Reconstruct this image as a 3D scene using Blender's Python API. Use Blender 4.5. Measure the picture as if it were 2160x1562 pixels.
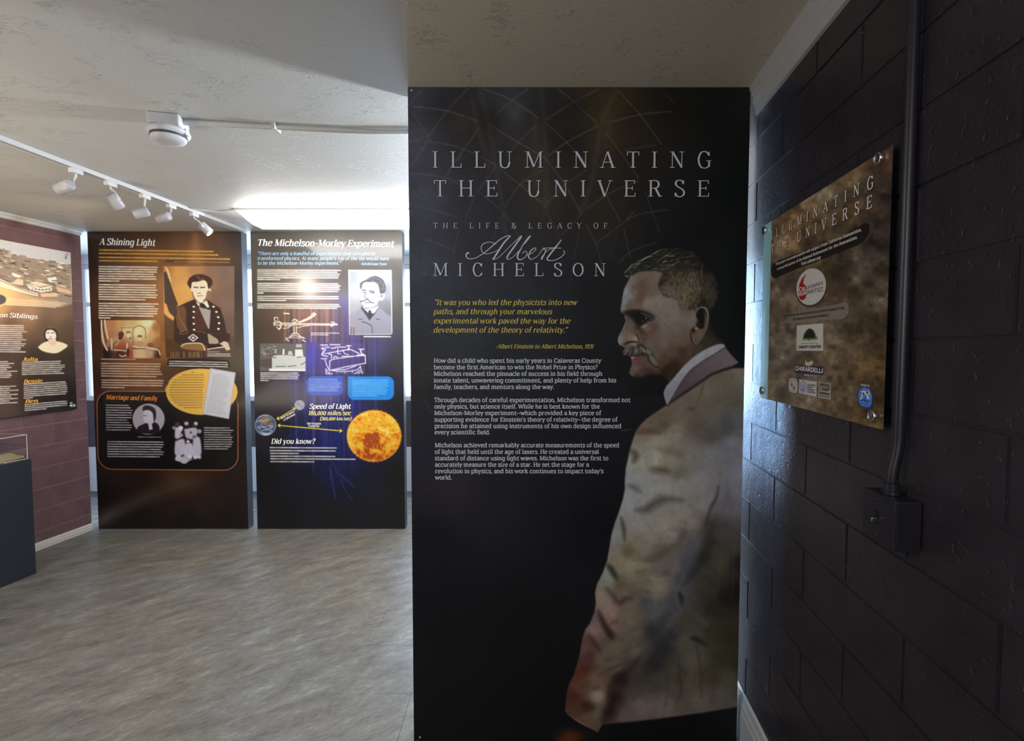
import bpy, bmesh, math, random
import numpy as np
from mathutils import Vector, Matrix
random.seed(7); RNG = np.random.default_rng(7)
SC = bpy.context.scene
for o in list(bpy.data.objects): bpy.data.objects.remove(o)
COL = SC.collection

# ------------------------------------------------------------------ camera, light, exposure
F = 1060.0; T = 0.047; EYE = 1.512; CEIL = 2.445
PIT = math.atan(T); CP, SP = math.cos(PIT), math.sin(PIT)
S_R = 1.0536; WU = 0.118; WX = 0.634 * S_R   # right wall  X = WX + WU*Y
LU = 0.132; LX = -4.017          # left wall   X = LX + LU*Y
D1, D2 = 1.848, 4.114            # distances of the near and far standing panels
cam = bpy.data.cameras.new('camera'); camo = bpy.data.objects.new('camera', cam); COL.objects.link(camo)
cam.sensor_width = 36; cam.lens = 36 * F / 2160; cam.clip_start = 0.02
camo.location = (0, 0, EYE); camo.rotation_euler = (math.pi / 2 - PIT, 0, 0)
SC.camera = camo
SC.view_settings.view_transform = 'Standard'; SC.view_settings.look = 'None'
SC.view_settings.exposure = 0.0; SC.view_settings.gamma = 1.0; SC.view_settings.use_curve_mapping = False
SC.cycles.use_denoising = True
SC.cycles.max_bounces = 8; SC.cycles.sample_clamp_indirect = 4.0
w = bpy.data.worlds.new('sky'); SC.world = w; w.use_nodes = True
w.node_tree.nodes['Background'].inputs[0].default_value = (0.62, 0.80, 1.0, 1)
w.node_tree.nodes['Background'].inputs[1].default_value = 7.0

def aim(o, d): o.rotation_euler = Vector(d).to_track_quat('-Z', 'Y').to_euler()
def area(name, loc, d, sx, sy, power, col):
    l = bpy.data.lights.new(name, 'AREA'); l.shape = 'RECTANGLE'; l.size = sx; l.size_y = sy
    l.energy = power; l.color = col
    o = bpy.data.objects.new(name, l); COL.objects.link(o); o.location = loc; aim(o, d); return o
def spot(name, loc, d, power, col, ang=60, blend=.6, r=.02):
    l = bpy.data.lights.new(name, 'SPOT'); l.energy = power; l.color = col
    l.spot_size = math.radians(ang); l.spot_blend = blend; l.shadow_soft_size = r
    o = bpy.data.objects.new(name, l); COL.objects.link(o); o.location = loc; aim(o, d); return o
# daylight through the window wall behind the far panels
area('window_daylight', (-1.9, 5.15, 1.55), (0, -1, -.22), 3.6, 1.4, 110, (.55, .75, 1))
l = area('window_daylight_right', (.884, 5.0, 1.30), (0, -1, 0), .05, 1.9, 2.6, (.26, .60, 1)); l.data.spread = math.radians(40)
l = area('window_daylight_low', (.935, 5.0, 1.0), (0, -1, 0), .07, 1.5, 1.5, (.50, .62, 1)); l.data.spread = math.radians(40)  # second narrow beam added for the sheen low on the right wall
# unseen soft fills added for the room's ambient light
area('gallery_light', (-2.5, .8, 2.38), (.05, .18, -1), 1.6, 1.6, 56, (1, .98, .94))
area('gallery_uplight', (-2.9, 1.3, .9), (.0, .22, 1), 1.2, 1.2, 24, (1, .90, .74))
# lamp behind the near panel: it skims the ceiling and the panel's edge cuts its light off
l = area('back_lamp', (.62, 2.50, 2.20), (-.9, -.1, .10), .16, .10, 48, (.90, .96, 1))
area('entry_light', (-.25, -1.2, 1.9), (.12, 1, -.12), .9, 1.2, 15, (.95, .97, 1))  # unseen fill added behind the camera for near panel and right wall

# ------------------------------------------------------------------ helpers
def unp(px, py):
    u = (px - 1080) / F; v = (781 - py) / F
    return Vector((u, CP + v * SP, -SP + v * CP))
def un_y(px, py, Y): d = unp(px, py); return Vector((0, 0, EYE)) + d * (Y / d.y)
def un_z(px, py, z): d = unp(px, py); return Vector((0, 0, EYE)) + d * ((z - EYE) / d.z)
def rough(o, k, v): o[k] = v; return o
def obj(name, me, m=None, parent=None, kind=None, loc=None, label=None, cat=None, group=None):
    o = bpy.data.objects.new(name, me); COL.objects.link(o)
    if m is not None and me is not None and not me.materials: me.materials.append(m)
    if parent is not None: o.parent = parent
    if kind: o['kind'] = kind
    if loc is not None: o.location = loc
    if label: o['label'] = label
    if cat: o['category'] = cat
    if group: o['group'] = group
    return o
def empty(name, loc, label, cat, group=None, rz=0):
    o = obj(name, None, loc=loc, label=label, cat=cat, group=group); o.rotation_euler.z = rz; o.empty_display_size = .05; return o
def bm2me(bm, smooth=False, name='m'):
    me = bpy.data.meshes.new(name); bmesh.ops.recalc_face_normals(bm, faces=bm.faces)
    bm.to_mesh(me); bm.free()
    if smooth:
        me.polygons.foreach_set('use_smooth', [True] * len(me.polygons))
        me.update()
    return me
def box(bm, x0, x1, y0, y1, z0, z1, bev=0, M=None):
    vs = [bm.verts.new((x, y, z)) for x in (x0, x1) for y in (y0, y1) for z in (z0, z1)]
    fs = [(0, 1, 3, 2), (4, 6, 7, 5), (0, 4, 5, 1), (2, 3, 7, 6), (0, 2, 6, 4), (1, 5, 7, 3)]
    g = [bm.faces.new([vs[i] for i in f]) for f in fs]
    if bev:
        es = list({e for f in g for e in f.edges})
        r = bmesh.ops.bevel(bm, geom=es, offset=bev, segments=2, affect='EDGES', profile=.5)
        vs = list({v for f in r['faces'] for v in f.verts} | {v for v in vs if v.is_valid})
    if M is not None: bmesh.ops.transform(bm, matrix=M, verts=vs)
    return vs
def lathe(bm, prof, n=32, M=None):
    rings = []; allv = []
    for r, z in prof:
        if r < 1e-6: ring = [bm.verts.new((0, 0, z))]
        else: ring = [bm.verts.new((r * math.cos(2 * math.pi * k / n), r * math.sin(2 * math.pi * k / n), z)) for k in range(n)]
        rings.append(ring); allv += ring
    for a, b in zip(rings, rings[1:]):
        for k in range(n):
            k2 = (k + 1) % n
            if len(a) == 1 and len(b) == 1: continue
            if len(a) == 1: bm.faces.new((a[0], b[k], b[k2]))
            elif len(b) == 1: bm.faces.new((a[k], a[k2], b[0]))
            else: bm.faces.new((a[k], a[k2], b[k2], b[k]))
    if M is not None: bmesh.ops.transform(bm, matrix=M, verts=allv)
    return allv
def tube(bm, pts, r, n=12):
    pts = [Vector(p) for p in pts]; rings = []
    for i, p in enumerate(pts):
        t = (pts[min(i + 1, len(pts) - 1)] - pts[max(i - 1, 0)]).normalized()
        a = t.orthogonal().normalized() if i == 0 else (prev - t * prev.dot(t)).normalized()
        prev = a; b = t.cross(a)
        rings.append([bm.verts.new(p + (a * math.cos(2 * math.pi * k / n) + b * math.sin(2 * math.pi * k / n)) * r) for k in range(n)])
    for A, B in zip(rings, rings[1:]):
        for k in range(n): bm.faces.new((A[k], A[(k + 1) % n], B[(k + 1) % n], B[k]))
    bm.faces.new(rings[0]); bm.faces.new(rings[-1])
def crom(pts, n=6):
    P = [pts[0]] + list(pts) + [pts[-1]]; out = []
    for i in range(1, len(P) - 2):
        p0, p1, p2, p3 = [np.array(q, float) for q in P[i - 1:i + 3]]
        for k in range(n):
            t = k / n
            out.append(tuple(.5 * ((2 * p1) + (-p0 + p2) * t + (2 * p0 - 5 * p1 + 4 * p2 - p3) * t * t + (-p0 + 3 * p1 - 3 * p2 + p3) * t ** 3)))
    out.append(tuple(pts[-1])); return out

def lin(c):
    c = np.asarray(c, float) / 255.0
    return np.where(c <= .04045, c / 12.92, ((c + .055) / 1.055) ** 2.4)
def L4(c, k=1): return tuple(float(x) * k for x in lin(c)) + (1,)
class NT:
    def __init__(s, name, base=(.5, .5, .5, 1), rough=.5, spec=.5, metal=0, coat=0, coat_r=.1):
        s.m = bpy.data.materials.new(name); s.m.use_nodes = True; s.t = s.m.node_tree; s.b = s.t.nodes['Principled BSDF']
        I = s.b.inputs; I['Base Color'].default_value = base; I['Roughness'].default_value = rough
        I['Specular IOR Level'].default_value = spec; I['Metallic'].default_value = metal
        I['Coat Weight'].default_value = coat; I['Coat Roughness'].default_value = coat_r
    def n(s, t, **k):
        x = s.t.nodes.new(t)
        for a, v in k.items():
            if a in x.inputs: x.inputs[a].default_value = v
            else: setattr(x, a, v)
        return x
    def l(s, a, b): s.t.links.new(a, b)
    def coord(s, scale=(1, 1, 1), rot=(0, 0, 0), kind='Object', world=False):
        if world: g = s.n('ShaderNodeNewGeometry'); src = g.outputs['Position']
        else: g = s.n('ShaderNodeTexCoord'); src = g.outputs[kind]
        mp = s.n('ShaderNodeMapping'); mp.inputs['Scale'].default_value = scale; mp.inputs['Rotation'].default_value = rot
        s.l(src, mp.inputs['Vector']); return mp.outputs[0]
    def noise(s, vec, scale, detail=4, rough=.5, dist=0):
        x = s.n('ShaderNodeTexNoise'); x.inputs['Scale'].default_value = scale; x.inputs['Detail'].default_value = detail
        x.inputs['Roughness'].default_value = rough; x.inputs['Distortion'].default_value = dist
        s.l(vec, x.inputs['Vector']); return x.outputs['Fac']
    def ramp(s, fac, stops):
        x = s.n('ShaderNodeValToRGB'); e = x.color_ramp.elements
        while len(e) > 1: e.remove(e[0])
        e[0].position = stops[0][0]; e[0].color = stops[0][1]
        for p, c in stops[1:]: q = e.new(p); q.color = c
        s.l(fac, x.inputs[0]); return x.outputs[0]
    def math(s, op, a, b=None, c=None):
        x = s.n('ShaderNodeMath'); x.operation = op
        for i, q in enumerate((a, b, c)):
            if q is None: continue
            if isinstance(q, (int, float)): x.inputs[i].default_value = q
            else: s.l(q, x.inputs[i])
        return x.outputs[0]
    def bump(s, h, strength=.5, dist=.01, prev=None):
        x = s.n('ShaderNodeBump'); x.inputs['Strength'].default_value = strength; x.inputs['Distance'].default_value = dist
        s.l(h, x.inputs['Height'])
        if prev is not None: s.l(prev, x.inputs['Normal'])
        s.l(x.outputs[0], s.b.inputs['Normal']); return x.outputs[0]
g1 = lambda v: (v, v, v, 1)

def block_paint(name, c, r=.34):
    M = NT(name, L4(c), r, .5, 0, .25, .25)
    v = M.coord(world=True)
    a = M.noise(v, 9, 3, .5); b = M.noise(v, 160, 3, .6); p = M.noise(v, 55, 2, .4)
    pit = M.ramp(p, [(.28, g1(0)), (.36, g1(1))])
    h = M.math('ADD', M.math('MULTIPLY', b, .35), M.math('MULTIPLY', pit, .5))
    n1 = M.bump(a, .35, .012); M.bump(h, .85, .003, n1)
    M.l(M.ramp(a, [(.3, L4(c, .85)), (.7, L4(c, 1.2))]), M.b.inputs['Base Color'])
    return M.m
MAT = {}
MAT['right_paint'] = block_paint('dark plum block paint', (47, 42, 50), .36)
MAT['left_paint'] = block_paint('plum block paint', (108, 80, 84), .45)
def plaster(name, c, c2):
    M = NT(name, L4(c), .55, .35); v = M.coord(world=True)
    big = M.noise(v, 1.3, 2); sm = M.noise(v, 70, 3, .6)
    sw = M.n('ShaderNodeTexWave'); 
    d = M.noise(M.coord((1, 2.2, 1), (0, 0, .6), world=True), 15, 4, .6, .7)
    rid = M.ramp(d, [(.480, g1(0)), (.499, g1(1)), (.501, g1(1)), (.520, g1(0))])
    spot_ = M.ramp(M.noise(v, 8, 4, .6), [(.52, g1(0)), (.62, g1(1))])
    h = M.math('MULTIPLY', rid, spot_)
    n1 = M.bump(sm, .3, .003); M.bump(h, .8, .0032, n1)
    M.l(M.ramp(big, [(.3, L4(c)), (.7, L4(c2))]), M.b.inputs['Base Color'])
    return M.m
MAT['ceiling'] = plaster('textured ceiling plaster', (200, 200, 197), (206, 206, 202))
MAT['ceiling2'] = plaster('textured entry ceiling plaster', (214, 208, 192), (222, 216, 200))
MAT['white_wall'] = NT('white wall paint', L4((205, 208, 212)), .5).m
MAT['trim'] = NT('white trim paint', L4((196, 198, 200)), .35).m
MAT['ltrim'] = NT('pale baseboard paint', L4((205, 196, 186)), .4).m
MAT['white_metal'] = NT('white enamelled metal', L4((205, 205, 208)), .35).m
MAT['plastic'] = NT('white plastic', L4((206, 206, 210)), .4).m
MAT['head'] = NT('grey white enamel', L4((172, 170, 176)), .35).m
MAT['lmortar'] = NT('pale dusty mortar', L4((136, 106, 106)), .7).m
MAT['chrome'] = NT('brushed steel', (.72, .76, .76, 1), .22, .5, 1).m
MAT['black'] = NT('black', L4((14, 14, 16)), .5).m
MAT['dark_edge'] = NT('dark grey panel edge', L4((66, 66, 74)), .5).m
MAT['dark_paint'] = NT('dark painted metal', L4((40, 37, 46)), .34).m
def emis(name, c, s):
    m = bpy.data.materials.new(name); m.use_nodes = True; t = m.node_tree; b = t.nodes['Principled BSDF']
    b.inputs['Base Color'].default_value = (.8, .8, .8, 1); b.inputs['Emission Color'].default_value = c; b.inputs['Emission Strength'].default_value = s
    return m
MAT['tube'] = emis('lit lamp diffuser', (1, .985, .95, 1), 22)
MAT['lens'] = emis('lit spot lens', (1, .93, .8, 1), 7)
def glass(name, c, r=0.02):
    m = bpy.data.materials.new(name); m.use_nodes = True; t = m.node_tree; b = t.nodes['Principled BSDF']
    b.inputs['Base Color'].default_value = c; b.inputs['Roughness'].default_value = r; b.inputs['Transmission Weight'].default_value = 1; b.inputs['IOR'].default_value = 1.45
    return m
MAT['glass'] = glass('clear glass', (.95, .98, 1, 1))
MAT['acrylic'] = glass('acrylic edge', (.85, .95, .93, 1), .05)
# floor tile
M = NT('vinyl stone tile', rough=.4, spec=.32)
vr = M.n('ShaderNodeVectorRotate'); vr.rotation_type = 'Z_AXIS'; vr.inputs['Angle'].default_value = -.62
gp = M.n('ShaderNodeNewGeometry'); M.l(gp.outputs['Position'], vr.inputs['Vector'])
mp = M.n('ShaderNodeMapping'); mp.inputs['Scale'].default_value = (1, 2.6, 1); M.l(vr.outputs[0], mp.inputs['Vector']); v = mp.outputs[0]
oi = M.n('ShaderNodeObjectInfo')
a = M.noise(v, 4.5, 9, .72, .35); f2 = M.noise(v, 26, 6, .7, .3); b = M.noise(M.coord(world=True), 1.6, 3, .5)
mixh = M.math('ADD', M.math('MULTIPLY', a, .62), M.math('MULTIPLY', f2, .38))
col = M.ramp(mixh, [(.32, L4((70, 66, 64))), (.45, L4((104, 101, 95))), (.55, L4((122, 120, 113))), (.68, L4((158, 158, 152)))])
mx = M.n('ShaderNodeMix', data_type='RGBA', blend_type='MULTIPLY'); mx.inputs[0].default_value = .5
M.l(col, mx.inputs[6]); M.l(M.ramp(b, [(.35, L4((232, 222, 200))), (.65, L4((226, 230, 244)))]), mx.inputs[7])
hs = M.n('ShaderNodeHueSaturation'); M.l(mx.outputs[2], hs.inputs['Color'])
M.l(M.math('ADD', M.math('MULTIPLY', oi.outputs['Random'], .05), .98), hs.inputs['Value'])
M.l(hs.outputs[0], M.b.inputs['Base Color'])
n1 = M.bump(a, .4, .003); M.bump(f2, .5, .0022, n1)
M.l(M.ramp(a, [(.3, g1(.46)), (.7, g1(.31))]), M.b.inputs['Roughness'])
MAT['tile'] = M.m
def print_mat(name, r=.35, coat=0., cr=.08, spec=.4):
    M = NT(name, rough=r, spec=spec, coat=coat, coat_r=cr)
    at = M.n('ShaderNodeVertexColor'); at.layer_name = 'print'
    M.l(at.outputs[0], M.b.inputs['Base Color']); return M.m
MAT['print_main'] = print_mat('matte printed vinyl', .48, 0, spec=.22)
MAT['print_far'] = print_mat('satin printed panel', .42, .5, .13, .3)
MAT['print_plate'] = print_mat('printed acrylic plaque', .30, .15, .1, .35)
def ink(name, c, k=1.0, r=.5): return NT(name, tuple(float(x) for x in np.clip(lin(c) / np.asarray(k), 0, .95)) + (1,), r, .25).m

# ------------------------------------------------------------------ painter: a picture as numbers, kept as colours of a fine mesh
class Pic:
    def __init__(s, x0, y0, x1, y1, res, base):
        s.x0, s.y0, s.res = x0, y0, res
        s.W = int((x1 - x0) / res) + 1; s.H = int((y1 - y0) / res) + 1
        s.A = np.empty((s.H, s.W, 3)); s.A[:] = base
    def sl(s, x0, y0, x1, y1):
        i0 = max(0, int((x0 - s.x0) / s.res)); i1 = min(s.W, int((x1 - s.x0) / s.res) + 2)
        j0 = max(0, int((y0 - s.y0) / s.res)); j1 = min(s.H, int((y1 - s.y0) / s.res) + 2)
        if i0 >= i1 or j0 >= j1: return None
        X = s.x0 + np.arange(i0, i1) * s.res; Y = s.y0 + np.arange(j0, j1) * s.res
        X, Y = np.meshgrid(X, Y); return (slice(j0, j1), slice(i0, i1)), X, Y
    def put(s, S, m, c):
        m = m[..., None]; s.A[S] = s.A[S] * (1 - m) + np.asarray(c, float) * m
    @staticmethod
    def seg(X, Y, a, b):
        dx, dy = b[0] - a[0], b[1] - a[1]; q = dx * dx + dy * dy + 1e-9
        t = np.clip(((X - a[0]) * dx + (Y - a[1]) * dy) / q, 0, 1)
        return (X - a[0] - t * dx) ** 2 + (Y - a[1] - t * dy) ** 2
    def mask(s, pts, soft, X, Y):
        ins = np.zeros(X.shape, bool); d = np.full(X.shape, 1e9); n = len(pts)
        for i in range(n):
            a, b = pts[i], pts[(i + 1) % n]; d = np.minimum(d, s.seg(X, Y, a, b))
            if a[1] != b[1]:
                c = ((a[1] > Y) != (b[1] > Y)) & (X < (b[0] - a[0]) * (Y - a[1]) / (b[1] - a[1]) + a[0]); ins ^= c
        d = np.sqrt(d); d = np.where(ins, d, -d)
        return np.clip(.5 + d / (2 * max(soft, .3)), 0, 1)
    def poly(s, pts, c, soft=.6, al=1, smooth=False):
        if smooth: pts = crom(list(pts) + [pts[0]], 4)
        xs = [p[0] for p in pts]; ys = [p[1] for p in pts]
        r = s.sl(min(xs) - soft - 1, min(ys) - soft - 1, max(xs) + soft + 1, max(ys) + soft + 1)
        if r is None: return
        S, X, Y = r; m = s.mask(pts, soft, X, Y) * al
        s.put(S, m, c(X, Y) if callable(c) else c)
    def stroke(s, pts, w, c, soft=.8, al=1, smooth=True, taper=False):
        if smooth and len(pts) > 2: pts = crom(pts, 4)
        xs = [p[0] for p in pts]; ys = [p[1] for p in pts]; k = w + soft + 1
        r = s.sl(min(xs) - k, min(ys) - k, max(xs) + k, max(ys) + k)
        if r is None: return
        S, X, Y = r; d = np.full(X.shape, 1e9); n = len(pts) - 1
        for i in range(n):
            ww = w / 2 * (1 if not taper else max(.15, math.sin(math.pi * (i + .5) / n)))
            d = np.minimum(d, np.sqrt(s.seg(X, Y, pts[i], pts[i + 1])) - ww)
        s.put(S, np.clip(.5 - d / (2 * max(soft, .3)), 0, 1) * al, c)
    def blob(s, x, y, rx, ry, c, al=1, rot=0):
        k = 2.6 * max(rx, ry); r = s.sl(x - k, y - k, x + k, y + k)
        if r is None: return
        S, X, Y = r; cs, sn = math.cos(rot), math.sin(rot)
        a = ((X - x) * cs + (Y - y) * sn) / rx; b = (-(X - x) * sn + (Y - y) * cs) / ry
        s.put(S, np.exp(-(a * a + b * b)) * al, c)
    def oval(s, x, y, rx, ry, c, soft=.7, al=1, rot=0):
        cs, sn = math.cos(rot), math.sin(rot)
        s.poly([(x + rx * math.cos(t) * cs - ry * math.sin(t) * sn, y + rx * math.cos(t) * sn + ry * math.sin(t) * cs) for t in np.linspace(0, 2 * math.pi, 29)[:-1]], c, soft, al)
    def field(s, pts, cps, soft=1, sig=9, pw=3.2, al=1):
        P = np.array([q[:2] for q in cps], float); C = np.array([q[2] for q in cps], float)
        def f(X, Y):
            num = np.zeros(X.shape + (3,)); den = np.zeros(X.shape)
            for (x, y), c in zip(P, C):
                wt = ((X - x) ** 2 + (Y - y) ** 2 + sig * sig) ** (-pw / 2); num += wt[..., None] * c; den += wt
            return num / den[..., None]
        s.poly(pts, f, soft, al)
    def noise(s, amp, cell, seed=0, region=None, mono=True):
        rg = np.random.default_rng(seed); gh, gw = int(s.H * s.res / cell) + 3, int(s.W * s.res / cell) + 3
        G = rg.normal(size=(gh, gw)); j = np.arange(s.H) * s.res / cell; i = np.arange(s.W) * s.res / cell
        j0 = j.astype(int); i0 = i.astype(int); fj = (j - j0)[:, None]; fi = (i - i0)[None]
        fj = fj * fj * (3 - 2 * fj); fi = fi * fi * (3 - 2 * fi)
        N = (G[j0][:, i0] * (1 - fj) * (1 - fi) + G[j0 + 1][:, i0] * fj * (1 - fi) + G[j0][:, i0 + 1] * (1 - fj) * fi + G[j0 + 1][:, i0 + 1] * fj * fi)
        if region is not None: s.A *= (1 + amp * N)[..., None]
        return N
    def bars(s, x0, x1, y, n, dy, c, th=2.2, last=.5, al=.9, slope=0., jag=.06, right=None, seed=1, soft=.7):
        """rows of print too small to read in the photograph"""
        rg = random.Random(seed * 31 + int(x0 * 7 + y))
        for k in range(n):
            xe = x1 - (x1 - x0) * jag * rg.random()
            if k == n - 1: xe = x0 + (x1 - x0) * last
            xs = x0; 
            while xs < xe - 1:
                wl = rg.uniform(5, 15); e = min(xs + wl, xe)
                s.stroke([(xs, y + k * dy + slope * (xs - x0)), (e - 1.0, y + k * dy + slope * (e - x0))], th, c, soft, al * rg.uniform(.75, 1), False)
                xs = e + .9

class Plane:
    def __init__(s, O, U, N):
        s.O = Vector(O); s.U = Vector(U).normalized(); s.V = Vector((0, 0, 1)); s.N = Vector(N).normalized()
    def ab(s, px, py, off=0):
        d = unp(px, py); C = Vector((0, 0, EYE)); P0 = s.O + s.N * off
        p = C + d * ((P0 - C).dot(s.N) / d.dot(s.N)); q = p - P0
        return q.dot(s.U), q.dot(s.V)
    def P(s, a, b, off=0): return s.O + s.U * a + s.V * b + s.N * off
def project(P):
    x = P[..., 0]; y = P[..., 1]; z = P[..., 2] - EYE
    w_ = y * CP - z * SP
    return 1080 + F * x / w_, 781 - F * (y * SP + z * CP) / w_
def print_mesh(name, pl, aa, bb, pic, K, m, parent, off=.0008):
    """flat printed face: vertices at plane coords aa x bb, colours looked up from the picture"""
    A, B = np.meshgrid(aa, bb); n = A.size
    O = np.array(pl.O + pl.N * off); U = np.array(pl.U)
    P = O + A.reshape(-1, 1) * U + B.reshape(-1, 1) * np.array([0, 0, 1.])
    px, py = project(P)
    fx = np.clip((px - pic.x0) / pic.res, 0, pic.W - 1.001); fy = np.clip((py - pic.y0) / pic.res, 0, pic.H - 1.001)
    i = fx.astype(int); j = fy.astype(int); u = (fx - i)[:, None]; v = (fy - j)[:, None]
    Q = pic.A; C = Q[j, i] * (1 - u) * (1 - v) + Q[j, i + 1] * u * (1 - v) + Q[j + 1, i] * (1 - u) * v + Q[j + 1, i + 1] * u * v
    C = np.clip(lin(np.clip(C, 0, 255)) / np.asarray(K), 0, .92)
    nw, nh = len(aa), len(bb)
    J, I = np.meshgrid(np.arange(nh - 1), np.arange(nw - 1), indexing='ij'); q = (J * nw + I).ravel()
    fc = np.stack([q, q + 1, q + nw + 1, q + nw], 1)
    me = bpy.data.meshes.new(name); me.vertices.add(n); me.vertices.foreach_set('co', P.ravel())
    me.loops.add(fc.size); me.loops.foreach_set('vertex_index', fc.ravel())
    me.polygons.add(len(fc)); me.polygons.foreach_set('loop_start', np.arange(len(fc)) * 4)
    me.update(calc_edges=True)
    at = me.color_attributes.new('print', 'FLOAT_COLOR', 'POINT')
    at.data.foreach_set('color', np.concatenate([C, np.ones((n, 1))], 1).ravel())
    me.materials.append(m)
    o = obj(name, me, None)
    if parent is not None: keep(o, parent)
    return o

def keep(o, parent):
    o.parent = parent; o.matrix_parent_inverse = (Matrix.Translation(parent.location) @ parent.rotation_euler.to_matrix().to_4x4()).inverted(); return o
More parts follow.
